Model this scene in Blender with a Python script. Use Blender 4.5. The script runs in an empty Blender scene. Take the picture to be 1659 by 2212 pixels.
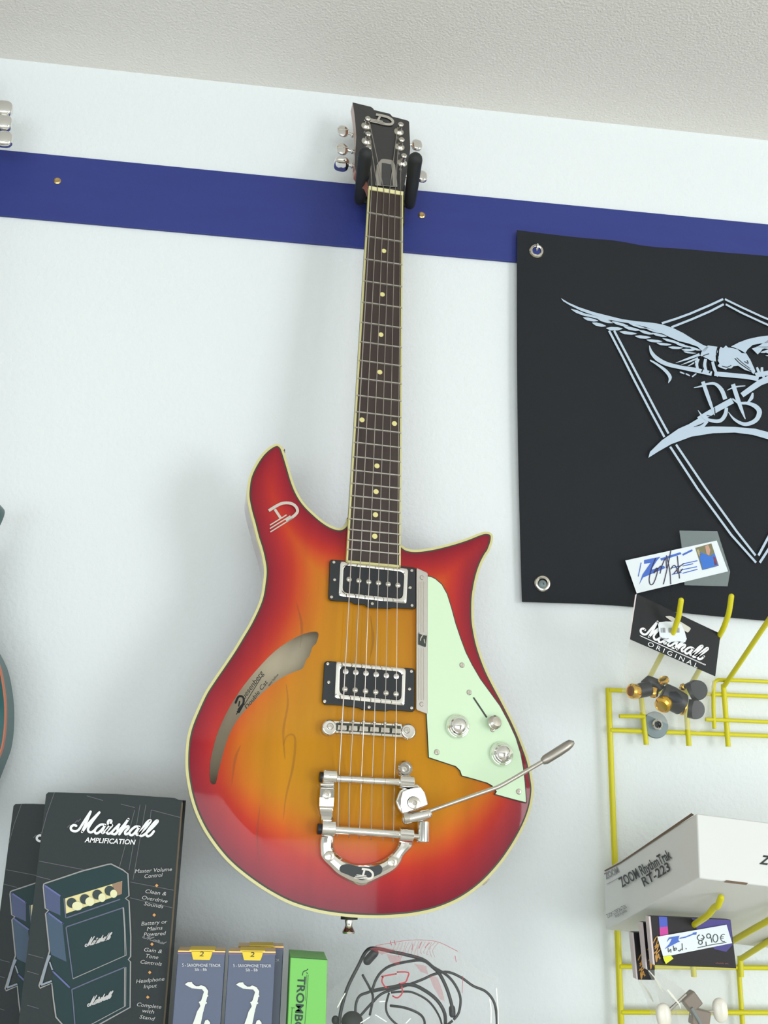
import bpy, bmesh, math, random
import numpy as np
from mathutils import Vector, Matrix
from mathutils.geometry import delaunay_2d_cdt, tessellate_polygon

random.seed(4)
SC = bpy.context.scene
COL = SC.collection
R_ = math.radians

# ------------------------------------------------------------------ camera
ZC = 1.55                       # eye height
F, CX, CY = 2100.0, 829.5, 1106.0
def rotm(pit, yaw, rol):
    cp, sp, cy, sy = math.cos(pit), math.sin(pit), math.cos(yaw), math.sin(yaw)
    fwd = np.array([sy*cp, cy*cp, sp]); right = np.array([cy, -sy, 0.0]); up = np.cross(right, fwd)
    cr, sr = math.cos(rol), math.sin(rol)
    return np.array([cr*right+sr*up, -(-sr*right+cr*up), fwd])
RW = rotm(0.28730945, 0.11429819, 0.02773131)
CAM = np.array([0, 0, ZC])
cd = bpy.data.cameras.new('camera'); cam = bpy.data.objects.new('camera', cd); COL.objects.link(cam)
cd.sensor_fit = 'VERTICAL'; cd.sensor_height = 36.0; cd.lens = 36.0*F/2212.0; cd.clip_start = 0.02
M = Matrix.Identity(4)
for i in range(3):
    M[i][0] = RW[0][i]; M[i][1] = -RW[1][i]; M[i][2] = -RW[2][i]; M[i][3] = CAM[i]
cam.matrix_world = M
SC.camera = cam

# ------------------------------------------------------------------ light and exposure
SC.view_settings.view_transform = 'Standard'; SC.view_settings.look = 'None'
SC.view_settings.gamma = 1.0; SC.view_settings.use_curve_mapping = False
SC.view_settings.exposure = -0.2
wd = bpy.data.worlds.new('sky'); SC.world = wd; wd.use_nodes = True
nt = wd.node_tree; nt.nodes.clear()
wo = nt.nodes.new('ShaderNodeOutputWorld'); wb = nt.nodes.new('ShaderNodeBackground')
wb.inputs[0].default_value = (0.86, 0.96, 1.0, 1); wb.inputs[1].default_value = 1.3
nt.links.new(wb.outputs[0], wo.inputs[0])
def area(name, loc, sx, sy, power, col):
    l = bpy.data.lights.new(name, 'AREA'); l.shape = 'RECTANGLE'; l.size = sx; l.size_y = sy
    l.energy = power; l.color = col
    o = bpy.data.objects.new(name, l); COL.objects.link(o); o.location = loc; o.rotation_euler = (R_(-90), 0, R_(180))
    return o
YR = -3.4                      # rear wall with the shop windows
WIN = [(-2.7, 1.45, 0.06, 1.95), (3.1, 5.1, 0.06, 2.3)]
DAY = (0.93, 0.975, 1.0)
for k, (xa, xb, za, zb) in enumerate(WIN):
    area('daylight_window_%d' % (k+1), ((xa+xb)/2, YR+0.03, (za+zb)/2), xb-xa, zb-za, (82, 138)[k], ((0.87, 0.955, 1.0), DAY)[k])

# ------------------------------------------------------------------ planes and pixels
W = 1.1109                      # the display wall stands at y = W
def ray(u, v): return RW.T @ np.array([(u-CX)/F, (v-CY)/F, 1.0])
class Plane:
    def __init__(s, o, n): s.o = np.array(o, float); s.n = np.array(n, float)/np.linalg.norm(n)
    def at(s, p, h=0.0):
        d = ray(p[0], p[1]); t = ((s.o + s.n*h - CAM) @ s.n)/(d @ s.n)
        return CAM + d*t
    def many(s, pts, h=0.0): return [s.at(p, h) for p in pts]
def wallp(off): return Plane((0, W-off, 0), (0, -1, 0))
def quadplane(a, b, c):
    n = np.cross(np.array(b)-np.array(a), np.array(c)-np.array(a))
    return Plane(a, n if n @ (CAM-np.array(a)) > 0 else -n)
def Z(x0, y0, s): return lambda *pts: [(x0+p[0]/s, y0+p[1]/s) for p in pts]
def smooth(pts, n=5, closed=False):
    P = [np.array(p, float) for p in pts]; out = []; m = len(P)
    rng = range(m if closed else m-1)
    for i in rng:
        if closed: a, b, c, d = P[i-1], P[i], P[(i+1) % m], P[(i+2) % m]
        else: a, b, c, d = P[max(i-1, 0)], P[i], P[i+1], P[min(i+2, m-1)]
        for k in range(n):
            t = k/n
            out.append(0.5*((2*b)+(-a+c)*t+(2*a-5*b+4*c-d)*t*t+(-a+3*b-3*c+d)*t**3))
    if not closed: out.append(P[-1])
    return out

# ------------------------------------------------------------------ materials
def lin(c):
    c = c/255.0
    return c/12.92 if c <= 0.04045 else ((c+0.055)/1.055)**2.4
def rgb(c): return (lin(c[0]), lin(c[1]), lin(c[2]), 1)
MATS = {}
def mat(name, c, rough=0.5, metal=0.0, coat=0.0, bump=None, var=None, spec=0.5, alpha=1.0):
    if name in MATS: return MATS[name]
    m = bpy.data.materials.new(name); m.use_nodes = True; t = m.node_tree; b = t.nodes['Principled BSDF']
    b.inputs['Base Color'].default_value = rgb(c); b.inputs['Roughness'].default_value = rough
    b.inputs['Metallic'].default_value = metal; b.inputs['Coat Weight'].default_value = coat
    b.inputs['Coat Roughness'].default_value = 0.04; b.inputs['Specular IOR Level'].default_value = spec
    b.inputs['Alpha'].default_value = alpha
    tc = t.nodes.new('ShaderNodeTexCoord')
    if var:                     # slight unevenness of the colour itself: (scale, second colour)
        n = t.nodes.new('ShaderNodeTexNoise'); n.inputs['Scale'].default_value = var[0]; n.inputs['Detail'].default_value = 4
        mp = t.nodes.new('ShaderNodeMapping'); mp.inputs['Scale'].default_value = var[2] if len(var) > 2 else (1, 1, 1)
        mx = t.nodes.new('ShaderNodeMix'); mx.data_type = 'RGBA'
        mx.inputs[6].default_value = rgb(c); mx.inputs[7].default_value = rgb(var[1])
        t.links.new(tc.outputs['Object'], mp.inputs[0]); t.links.new(mp.outputs[0], n.inputs['Vector'])
        t.links.new(n.outputs[0], mx.inputs[0]); t.links.new(mx.outputs[2], b.inputs['Base Color'])
    if bump:                    # (scale, distance)
        n = t.nodes.new('ShaderNodeTexNoise'); n.inputs['Scale'].default_value = bump[0]; n.inputs['Detail'].default_value = 3
        bp = t.nodes.new('ShaderNodeBump'); bp.inputs['Strength'].default_value = 0.6; bp.inputs['Distance'].default_value = bump[1]
        t.links.new(tc.outputs['Object'], n.inputs['Vector']); t.links.new(n.outputs[0], bp.inputs['Height'])
        t.links.new(bp.outputs[0], b.inputs['Normal'])
    MATS[name] = m; return m
def clear(name, tint, fac, rough=0.08):
    if name in MATS: return MATS[name]
    m = bpy.data.materials.new(name); m.use_nodes = True; t = m.node_tree; t.nodes.clear()
    o = t.nodes.new('ShaderNodeOutputMaterial'); tr = t.nodes.new('ShaderNodeBsdfTransparent')
    d = t.nodes.new('ShaderNodeBsdfPrincipled'); mx = t.nodes.new('ShaderNodeMixShader')
    d.inputs['Base Color'].default_value = rgb(tint); d.inputs['Roughness'].default_value = rough
    fr = t.nodes.new('ShaderNodeLayerWeight'); fr.inputs[0].default_value = 0.25
    ad = t.nodes.new('ShaderNodeMath'); ad.operation = 'MULTIPLY_ADD'; ad.inputs[1].default_value = 0.5; ad.inputs[2].default_value = fac
    cl = t.nodes.new('ShaderNodeClamp')
    t.links.new(fr.outputs['Facing'], ad.inputs[0]); t.links.new(ad.outputs[0], cl.inputs[0]); t.links.new(cl.outputs[0], mx.inputs[0])
    t.links.new(tr.outputs[0], mx.inputs[1]); t.links.new(d.outputs[0], mx.inputs[2]); t.links.new(mx.outputs[0], o.inputs[0])
    MATS[name] = m; return m
chrome = mat('chrome', (232, 230, 226), 0.07, 1.0)
nickel = mat('nickel', (205, 200, 190), 0.22, 1.0)
brushed = mat('brushed_metal', (198, 194, 188), 0.33, 1.0)
gold = mat('gold', (232, 186, 84), 0.2, 1.0)
steel = mat('zinc_steel', (122, 134, 136), 0.55, 0.5)
black = mat('black_plastic', (26, 29, 34), 0.42)
rubber = mat('black_rubber', (32, 34, 34), 0.62)
cream = mat('cream_binding', (206, 198, 138), 0.35, coat=0.3)
darkline = mat('dark_purfling', (52, 56, 44), 0.4)
yellow = mat('yellow_powder_coat', (214, 204, 20), 0.4)
white_ink = mat('white_print', (236, 236, 236), 0.5)
grey_ink = mat('grey_print', (132, 132, 136), 0.5)
dark_ink = mat('dark_print', (38, 42, 44), 0.5)
paper = mat('white_paper', (226, 232, 236), 0.55)
blue_ink = mat('blue_print', (62, 104, 196), 0.5)
pen = mat('pen_ink', (40, 32, 66), 0.5)

# ------------------------------------------------------------------ mesh builder
def caps_of(pts):
    n = len(pts)
    if n <= 4: return [list(range(n))]
    P = np.array([tuple(map(float, p)) for p in pts]); D = np.roll(P, -1, 0)-P; C = np.cross(D, np.roll(D, -1, 0)); nn = C.sum(0)
    if (C @ nn > -1e-14*np.abs(C @ nn).max()).all(): return [list(range(n))]
    return [list(f) for f in tessellate_polygon([[Vector(tuple(map(float, p))) for p in pts]])]
WMI = {}
class MB:
    def __init__(s): s.v = []; s.f = []; s.m = []; s.cur = 0; s.k = 0
    def add(s, pts, faces):
        k = len(s.v); s.v += [tuple(map(float, p)) for p in pts]
        for f in faces: s.f.append([k+i for i in f]); s.m.append(s.cur)
    def poly(s, pts): s.add(pts, caps_of(pts)); return s
    def prism(s, a, b):
        n = len(a); cf_ = caps_of(a)
        s.add(list(a)+list(b), cf_+[[n+i for i in f[::-1]] for f in cf_]+[[i, (i+1) % n, n+(i+1) % n, n+i] for i in range(n)]); return s
    def strip(s, a, b, closed=False):
        n = len(a); s.add(list(a)+list(b), [[i, (i+1) % n, n+(i+1) % n, n+i] for i in range(n if closed else n-1)]); return s
    def tube(s, path, r, seg=8, closed=False):
        P = [np.array(p, float) for p in path]; n = len(P)
        rr = list(r) if hasattr(r, '__len__') else [r]*n
        t0 = P[1]-P[0]; t0 /= np.linalg.norm(t0)
        u = np.cross(t0, (0, 0, 1.0))
        if np.linalg.norm(u) < 1e-3: u = np.cross(t0, (1.0, 0, 0))
        u /= np.linalg.norm(u); vs = []
        for i in range(n):
            a = P[i-1] if (i or closed) else P[i]; b = P[(i+1) % n] if (i < n-1 or closed) else P[i]
            t = b-a; t = t/(np.linalg.norm(t)+1e-12)
            u = u-t*(u@t); u /= np.linalg.norm(u); w = np.cross(t, u)
            for k in range(seg):
                an = 2*math.pi*k/seg; vs.append(P[i]+rr[i]*(math.cos(an)*u+math.sin(an)*w))
        fs = [[i*seg+k, i*seg+(k+1) % seg, ((i+1) % n)*seg+(k+1) % seg, ((i+1) % n)*seg+k] for i in range(n if closed else n-1) for k in range(seg)]
        if not closed: fs += [list(range(seg))[::-1], [(n-1)*seg+k for k in range(seg)]]
        s.add(vs, fs); return s
    def capsule(s, path, r, seg=12):
        P = [np.array(p, float) for p in smooth(path, 4)]
        rr = [r]*len(P) if not hasattr(r, '__len__') else list(np.interp(np.linspace(0, 1, len(P)), np.linspace(0, 1, len(r)), r))
        a = P[0]-P[1]; a /= np.linalg.norm(a); b = P[-1]-P[-2]; b /= np.linalg.norm(b)
        pa = [(P[0]+a*rr[0]*math.sin(t), rr[0]*math.cos(t)) for t in (1.45, 1.1, 0.7, 0.35)]
        pb = [(P[-1]+b*rr[-1]*math.sin(t), rr[-1]*math.cos(t)) for t in (0.35, 0.7, 1.1, 1.45)]
        return s.tube([x[0] for x in pa]+P+[x[0] for x in pb], [x[1] for x in pa]+rr+[x[1] for x in pb], seg)
    def lathe(s, c, axis, prof, seg=24):
        c = np.array(c, float); n = np.array(axis, float); n /= np.linalg.norm(n)
        u = np.cross(n, (0.3, 0.1, 1.0)); u /= np.linalg.norm(u); w = np.cross(n, u); vs = []
        for r, h in prof:
            for k in range(seg):
                an = 2*math.pi*k/seg; vs.append(c+n*h+max(r, 1e-6)*(math.cos(an)*u+math.sin(an)*w))
        m = len(prof)
        fs = [[i*seg+k, i*seg+(k+1) % seg, (i+1)*seg+(k+1) % seg, (i+1)*seg+k] for i in range(m-1) for k in range(seg)]
        fs += [list(range(seg))[::-1], [(m-1)*seg+k for k in range(seg)]]
        s.add(vs, fs); return s
    def ell(s, c, ax, ay, az, su=18, sv=10, p=1.0):
        c, ax, ay, az = [np.array(q, float) for q in (c, ax, ay, az)]; vs = []
        sg = lambda x: math.copysign(abs(x)**p, x)
        for j in range(sv+1):
            th = math.pi*(j/sv-0.5)*0.995
            for k in range(su):
                ph = 2*math.pi*k/su
                vs.append(c+ax*sg(math.cos(th))*sg(math.cos(ph))+ay*sg(math.cos(th))*sg(math.sin(ph))+az*sg(math.sin(th)))
        fs = [[j*su+k, j*su+(k+1) % su, (j+1)*su+(k+1) % su, (j+1)*su+k] for j in range(sv) for k in range(su)]
        fs += [list(range(su))[::-1], [sv*su+k for k in range(su)]]
        s.add(vs, fs); return s
    def box(s, c, hx, hy, hz):
        c, hx, hy, hz = [np.array(q, float) for q in (c, hx, hy, hz)]
        a = [c-hx-hy-hz, c+hx-hy-hz, c+hx+hy-hz, c-hx+hy-hz]; b = [p+2*hz for p in a]
        return s.prism(a, b)
    def rib(s, pl, pts, w, h=0.0003, caps=True, sm=0):
        """a flat printed stroke; pts and widths in photograph pixels, laid on the plane pl"""
        s.k += 1; h = h+6e-6*(s.k % 40)      # overlapping strokes lie a hair apart
        P = [np.array(p, float) for p in pts]
        ww = list(w) if hasattr(w, '__len__') else [w]*len(P)
        if sm:
            Q = smooth(P, sm); ww = list(np.interp(np.linspace(0, len(P)-1, len(Q)), range(len(P)), ww)); P = Q
        L, Rr = [], []
        for i in range(len(P)):
            t = P[min(i+1, len(P)-1)]-P[max(i-1, 0)]; t = t/(np.linalg.norm(t)+1e-9); n = np.array([-t[1], t[0]])
            L.append(P[i]+n*ww[i]/2); Rr.append(P[i]-n*ww[i]/2)
        s.strip(pl.many(L, h), pl.many(Rr, h))
        if caps:
            for i in ((0, len(P)-1) if caps is True else range(len(P))):
                if ww[i] > 0.8: s.disc(pl, P[i], ww[i]/2, h, 10)
        return s
    def disc(s, pl, c, r, h=0.0003, n=16, ry=None):
        ry = ry or r
        return s.poly(pl.many([(c[0]+r*math.cos(2*math.pi*k/n), c[1]+ry*math.sin(2*math.pi*k/n)) for k in range(n)], h))
    def fill(s, pl, pts, h=0.0003): return s.poly(pl.many(pts, h))
    def text(s, pl, body, a, b, hgt, h=0.0003, shear=0.0, bold=0.0):
        """built-in lettering fitted between baseline pixels a and b, cap height hgt in pixels"""
        cu = bpy.data.curves.new('lettering', 'FONT'); cu.body = body; cu.shear = shear; cu.resolution_u = 3; cu.offset = bold
        o = bpy.data.objects.new('lettering', cu); COL.objects.link(o)
        bpy.context.view_layer.update()
        me = o.evaluated_get(bpy.context.evaluated_depsgraph_get()).to_mesh()
        V = [tuple(v.co) for v in me.vertices]; FF = [list(p.vertices) for p in me.polygons]
        bpy.data.objects.remove(o); bpy.data.curves.remove(cu)
        x0 = min(v[0] for v in V); x1 = max(v[0] for v in V); cap = 0.69
        a = np.array(a, float); b = np.array(b, float); d = b-a
        up = np.array([d[1], -d[0]])/np.linalg.norm(d)*hgt
        s.add([pl.at(a+d*(v[0]-x0)/(x1-x0)+up*v[1]/cap, h) for v in V], FF); return s
    def build(s, name, mats, parent=None, bevel=0.0, ang=38, loc=None, seg=2):
        mats = mats if isinstance(mats, (list, tuple)) else [mats]
        if parent is not None: inv = WMI[parent]
        elif loc is not None: inv = np.linalg.inv(np.array(Matrix.Translation(Vector(loc))))
        else: inv = np.eye(4)
        A = np.c_[np.array(s.v), np.ones(len(s.v))] @ inv.T
        me = bpy.data.meshes.new(name); me.from_pydata([tuple(p[:3]) for p in A], [], s.f)
        for m in mats: me.materials.append(m)
        for p, i in zip(me.polygons, s.m): p.material_index = i
        bm = bmesh.new(); bm.from_mesh(me); bmesh.ops.recalc_face_normals(bm, faces=bm.faces[:]); bm.to_mesh(me); bm.free()
        me.shade_smooth(); me.set_sharp_from_angle(angle=R_(ang))
        o = bpy.data.objects.new(name, me); COL.objects.link(o)
        if parent is not None: o.parent = parent; WMI[o] = WMI[parent]
        else:
            if loc is not None: o.location = loc
            WMI[o] = inv
        if bevel:
            b = o.modifiers.new('bevel', 'BEVEL'); b.width = bevel; b.segments = seg; b.limit_method = 'ANGLE'; b.angle_limit = R_(40)
        return o
def thing(name, label, cat, loc, group=None, rot=None):
    o = bpy.data.objects.new(name, None); COL.objects.link(o); o.empty_display_size = 0.02
    Mx = Matrix.Translation(Vector(loc)) @ (rot.to_4x4() if rot else Matrix.Identity(4))
    o.matrix_world = Mx; WMI[o] = np.array(Mx.inverted()); tag(o, label, cat, group); return o
def tag(o, label, cat, group=None):
    o['label'] = label; o['category'] = cat
    if group: o['group'] = group
    return o
def struct(o, label=None):
    o['kind'] = 'structure'; return o
def copy_tree(o, parent=None):
    c = o.copy(); COL.objects.link(c)
    if parent is not None: c.parent = parent
    for ch in list(o.children): copy_tree(ch, c)
    return c
def crv(pts, n=16):                      # a pixel polygon rounded by a closed spline
    return smooth(pts, n, True)

# ================================================================== the room
CEIL = ZC+0.919
X0, X1 = -3.2, 5.4
wall_m = mat('wall_plaster', (233, 237, 237), 0.85, bump=(190, 0.0014), var=(3, (229, 234, 235)))
ceil_m = mat('ceiling_plaster', (240, 236, 230), 0.6, bump=(320, 0.0026))
side_m = mat('side_wall_paint', (214, 216, 210), 0.9, bump=(60, 0.001))
floor_m = mat('floor_laminate', (208, 202, 192), 0.45, var=(5, (190, 182, 170), (1, 8, 1)))
struct(MB().box(((X0+X1)/2, W+0.05, CEIL/2), ((X1-X0)/2, 0, 0), (0, 0.05, 0), (0, 0, CEIL/2)).build('wall_front', wall_m))
struct(MB().box(((X0+X1)/2, (W+YR)/2, CEIL+0.05), ((X1-X0)/2, 0, 0), (0, (W-YR)/2+0.1, 0), (0, 0, 0.05)).build('ceiling', ceil_m))
struct(MB().box(((X0+X1)/2, (W+YR)/2, -0.05), ((X1-X0)/2, 0, 0), (0, (W-YR)/2+0.1, 0), (0, 0, 0.05)).build('floor', floor_m))
struct(MB().box((X0-0.05, (W+YR)/2, CEIL/2), (0.05, 0, 0), (0, (W-YR)/2+0.1, 0), (0, 0, CEIL/2)).build('wall_left', side_m))
struct(MB().box((X1+0.05, (W+YR)/2, CEIL/2), (0.05, 0, 0), (0, (W-YR)/2+0.1, 0), (0, 0, CEIL/2)).build('wall_right', side_m))
wr = MB()
def wbox(xa, xb, za, zb): wr.box(((xa+xb)/2, YR-0.05, (za+zb)/2), ((xb-xa)/2, 0, 0), (0, 0.05, 0), (0, 0, (zb-za)/2))
wbox(X0, X1, 0, 0.06); wbox(X0, X1, 2.3, CEIL); wbox(X0, -2.7, 0.06, 2.3); wbox(-2.7, 1.45, 1.95, 2.3); wbox(1.45, 3.1, 0.06, 2.3); wbox(5.1, X1, 0.06, 2.3)
struct(wr.build('wall_rear', mat('rear_wall_paint', (186, 184, 182), 0.9)))
for k, (xa, xb, za, zb) in enumerate(WIN):
    b = MB()
    for x in (xa+0.02, (xa+xb)/2, xb-0.02): b.box((x, YR-0.05, (za+zb)/2), (0.02, 0, 0), (0, 0.03, 0), (0, 0, (zb-za)/2))
    for z in (za+0.02, zb-0.02): b.box(((xa+xb)/2, YR-0.05, z), ((xb-xa)/2, 0, 0), (0, 0.03, 0), (0, 0, 0.02))
    struct(b.build('window_%d' % (k+1), mat('window_frame', (210, 210, 205), 0.5)))

# ================================================================== blue board along the wall
BT = 0.004
board_m = mat('blue_paint', (42, 56, 132), 0.5, var=(9, (37, 49, 122), (1, 1, 6)), bump=(120, 0.0006))
pb = wallp(BT)
zt = pb.at((400, 361.5))[2]; zb = pb.at((400, 501))[2]
bd = MB().box((0.05, W-BT/2, (zt+zb)/2), (1.5, 0, 0), (0, BT/2-0.0002, 0), (0, 0, (zt-zb)/2)).build('wall_board', board_m, bevel=0.0008, loc=(0, W, zb))
tag(bd, 'long blue painted board screwed along the white wall behind the guitar neck', 'board')
for px in ((124, 391), (911, 465)):
    c = pb.at(px)
    MB().lathe(c, (0, -1, 0), [(0.0045, -0.001), (0.0046, 0.0006), (0.003, 0.0014), (0.0012, 0.0010), (0, 0.0009)], 14).build('screw', mat('brass_screw', (196, 166, 118), 0.3, 1.0), bd)

# ================================================================== the guitar
t_cam = np.array([-0.01625136, 0.21201227, 0.96455187])
GR = RW.T @ np.array([[0.9768599441073821, 0.029109376570885026, 0.2118898152204979], [0.10113797076375566, -0.9358012171596614, -0.3377087396445139], [0.18845625611348657, 0.3513242464706226, -0.9170907879667842]])
B0 = CAM + RW.T @ t_cam
EX, EY, EN = GR[:, 0], GR[:, 1], GR[:, 2]
GP = Plane(B0, EN)
def g2(p): q = p-B0; return np.array([q@EX, q@EY])
def g3(xy, h=0.0): return B0+EX*xy[0]+EY*xy[1]+EN*h
SCALE = 0.648
HB = -0.0105                    # body rim below the fret tops
HT = HB+0.0022                  # the flat middle of the arched top
base = GP.at((768, 1984), HB)
guitar = thing('electric_guitar', 'sunburst semi-hollow electric guitar hanging by its headstock in front of the blue board', 'guitar', base,
               rot=Matrix([list(EX), list(EN*-1), list(EY)]).transposed())
Z2, Z3, Z4, Z5, Z6, Z7 = Z(500, 930, 2.765), Z(680, 1190, 5.184), Z(880, 1200, 3.814), Z(660, 1540, 5.53), Z(400, 1330, 5.184), Z(380, 1680, 2.074)
ol = Z2((690, 520), (680, 560), (650, 582), (605, 573), (555, 545), (500, 500), (440, 440), (400, 380), (370, 310), (340, 210), (312, 120), (300, 96), (278, 80), (250, 85), (210, 112), (170, 155), (130, 220), (105, 280), (95, 340), (93, 400), (108, 480), (130, 560), (150, 640), (172, 710), (188, 780), (195, 840), (190, 900), (178, 980), (155, 1050))
ol += Z6((720, 80), (640, 215), (540, 380), (440, 530), (330, 690), (220, 860), (130, 1050), (60, 1220), (25, 1350), (8, 1480), (2, 1640), (8, 1760), (25, 1880))
ol += Z7((65, 90), (90, 165), (130, 245), (190, 330), (250, 395), (330, 460), (420, 520), (520, 570), (640, 605), (760, 623), (870, 629), (970, 627), (1080, 615), (1180, 590), (1280, 545), (1370, 480), (1450, 395), (1510, 310), (1560, 220), (1590, 140), (1603, 60))
ol += Z4((1030, 1830), (1005, 1700), (960, 1570), (890, 1400), (800, 1220), (720, 1070), (660, 950), (610, 820), (575, 700), (550, 560), (545, 450), (550, 330), (575, 190), (610, 80), (650, 0))
ol += Z2((1540, 720), (1560, 660), (1558, 622), (1532, 606), (1490, 610), (1400, 645), (1300, 676), (1200, 700), (1110, 712), (1050, 706), (1020, 686))
ol += [(853, 1176), (764, 1121)]
OUT = [g2(GP.at(p, HB)) for p in ol]
n_in = len(OUT)-2
sm = smooth(OUT[:n_in], 5)
outline = np.array([list(p) for p in sm]+[list(p) for p in OUT[n_in:]])
def inset(P, d):
    Q = []
    n = len(P)
    ar = 0.5*sum(P[i][0]*P[(i+1) % n][1]-P[(i+1) % n][0]*P[i][1] for i in range(n)); sg = 1 if ar > 0 else -1
    for i in range(n):
        a = P[i]-P[i-1]; b = P[(i+1) % n]-P[i]; a = a/(np.linalg.norm(a)+1e-12); b = b/(np.linalg.norm(b)+1e-12)
        na = np.array([-a[1], a[0]])*sg; nb = np.array([-b[1], b[0]])*sg
        m = na+nb; l = np.linalg.norm(m); m = m/l if l > 1e-6 else na
        Q.append(P[i]+m*d/max(0.55, m@na))
    return np.array(Q)
def ring(name, d0, d1, h0, h1, m, par):
    a, b = inset(outline, d0), inset(outline, d1)
    mb = MB(); A = [g3(p, h1) for p in a]; Bq = [g3(p, h1) for p in b]; A2 = [g3(p, h0) for p in a]; B2 = [g3(p, h0) for p in b]
    mb.strip(A, Bq, True); mb.strip(A, A2, True); mb.strip(Bq, B2, True); mb.strip(A2, B2, True)
    return mb.build(name, m, par)
DEPTH = 0.044
def region(mb, P, h):
    n = len(P); v_, _, f_, _, _, _ = delaunay_2d_cdt([Vector((float(a*10), float(b*10))) for a, b in P], [(i, (i+1) % n) for i in range(n)], [], 0, 1e-6)
    v_ = np.array([[q[0]/10, q[1]/10] for q in v_]); f_ = [list(q) for q in f_]
    ok = inside(np.array([v_[q].mean(0) for q in f_]), P)
    mb.add([g3(q, h) for q in v_], [q for q, k in zip(f_, ok) if k])
def inside(P, poly):
    x, y = P[:, 0], P[:, 1]; r = np.zeros(len(P), bool); n = len(poly); j = n-1
    for i in range(n):
        xi, yi = poly[i]; xj, yj = poly[j]
        c = ((yi > y) != (yj > y)) & (x < (xj-xi)*(y-yi)/(yj-yi+1e-15)+xi); r ^= c; j = i
    return r
cherry = mat('cherry_lacquer', (112, 22, 34), 0.22, coat=1.0)
body = MB()
i1 = inset(outline, 0.0006); i2 = inset(outline, 0.004)
body.strip([g3(p, HB-0.0062) for p in i1], [g3(p, HB-DEPTH+0.004) for p in i1], True)
body.strip([g3(p, HB-DEPTH+0.004) for p in i1], [g3(p, HB-DEPTH) for p in i2], True)
region(body, i2, HB-DEPTH)
body_o = body.build('body', cherry, guitar)
ring('binding', 0.0, 0.0026, HB-0.0064, HB+0.0003, cream, body_o)
ring('purfling', 0.0025, 0.0043, HB-0.002, HB+0.0002, darkline, body_o)
# sunburst top with the cut-away sound hole
hole_px = Z6((320, 1890), (293, 1878), (280, 1840), (275, 1740), (285, 1620), (310, 1500), (350, 1350), (410, 1200), (500, 1020), (600, 860), (720, 700), (860, 540), (1000, 400), (1130, 305), (1260, 230), (1370, 190), (1450, 178), (1485, 186), (1494, 208), (1488, 250), (1462, 320), (1428, 345), (1410, 400), (1388, 462), (1358, 488), (1340, 540), (1310, 597), (1250, 618), (1150, 660), (1050, 715), (950, 790), (840, 890), (720, 1010), (620, 1120), (540, 1240), (480, 1370), (440, 1490), (400, 1640), (370, 1760), (350, 1855), (338, 1880))
hole = np.array([g2(GP.at(p, HT)) for p in smooth(hole_px, 2, True)])
topo = inset(outline, 0.0041)
gx, gy = np.meshgrid(np.arange(-0.22, 0.22, 0.005), np.arange(-0.25, 0.33, 0.005)); GRD = np.c_[gx.ravel(), gy.ravel()]
def dist(P, Q): return np.array([np.sqrt(((Q-p)**2).sum(1)).min() for p in P])
GRD = GRD[inside(GRD, topo)]; GRD = GRD[~inside(GRD, hole)]
GRD = GRD[(dist(GRD, topo) > 0.002) & (dist(GRD, hole) > 0.002)]
allv = np.r_[topo, hole, GRD]; nt_, nh_ = len(topo), len(hole)
edg = [(i, (i+1) % nt_) for i in range(nt_)]+[(nt_+i, nt_+(i+1) % nh_) for i in range(nh_)]
cv, _, cf, _, _, _ = delaunay_2d_cdt([Vector((float(a*10), float(b*10))) for a, b in allv], edg, [], 0, 1e-6)
cv = np.array([[v[0]/10, v[1]/10] for v in cv])
cen = np.array([cv[list(f)].mean(0) for f in cf]); keep = inside(cen, topo) & ~inside(cen, hole)
real_edge = np.array([list(p) for p in smooth(OUT[:n_in], 8)])
dd = dist(cv, real_edge)
hh = HB+(HT-HB)*np.clip(dd/0.03, 0, 1)**0.8
tm = MB(); tm.v = [tuple(g3(p, h)) for p, h in zip(cv, hh)]; tm.f = [list(f) for f, k in zip(cf, keep) if k]; tm.m = [0]*len(tm.f)
hr = [g3(p, HT) for p in hole]; hr2 = [g3(p, HT-0.0035) for p in hole]
k0 = len(tm.v); tm.strip(hr, hr2, True)
burst = bpy.data.materials.new('sunburst_lacquer'); burst.use_nodes = True; t = burst.node_tree; pbn = t.nodes['Principled BSDF']
at = t.nodes.new('ShaderNodeVertexColor'); at.layer_name = 'paint'
no = t.nodes.new('ShaderNodeTexNoise'); no.inputs['Scale'].default_value = 16; no.inputs['Detail'].default_value = 5
mp = t.nodes.new('ShaderNodeMapping'); mp.inputs['Scale'].default_value = (2.2, 1, 0.35); tcn = t.nodes.new('ShaderNodeTexCoord')
rp = t.nodes.new('ShaderNodeMapRange'); rp.inputs[1].default_value = 0.3; rp.inputs[2].default_value = 0.7; rp.inputs[3].default_value = 0.86; rp.inputs[4].default_value = 1.08
mu = t.nodes.new('ShaderNodeVectorMath'); mu.operation = 'SCALE'
t.links.new(tcn.outputs['Object'], mp.inputs[0]); t.links.new(mp.outputs[0], no.inputs['Vector']); t.links.new(no.outputs[0], rp.inputs[0])
t.links.new(at.outputs[0], mu.inputs[0]); t.links.new(rp.outputs[0], mu.inputs['Scale']); t.links.new(mu.outputs[0], pbn.inputs['Base Color'])
pbn.inputs['Roughness'].default_value = 0.3; pbn.inputs['Specular IOR Level'].default_value = 0.15; pbn.inputs['Coat Weight'].default_value = 1.0; pbn.inputs['Coat IOR'].default_value = 1.29; pbn.inputs['Coat Roughness'].default_value = 0.04
top_o = tm.build('top', burst, body_o)
xs = [0, 8, 19, 29, 39, 51, 70, 98]
cs = np.array([(116, 14, 38), (138, 20, 38), (164, 30, 36), (184, 46, 28), (196, 76, 24), (197, 104, 20), (190, 122, 12), (188, 127, 10)], float)
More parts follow.
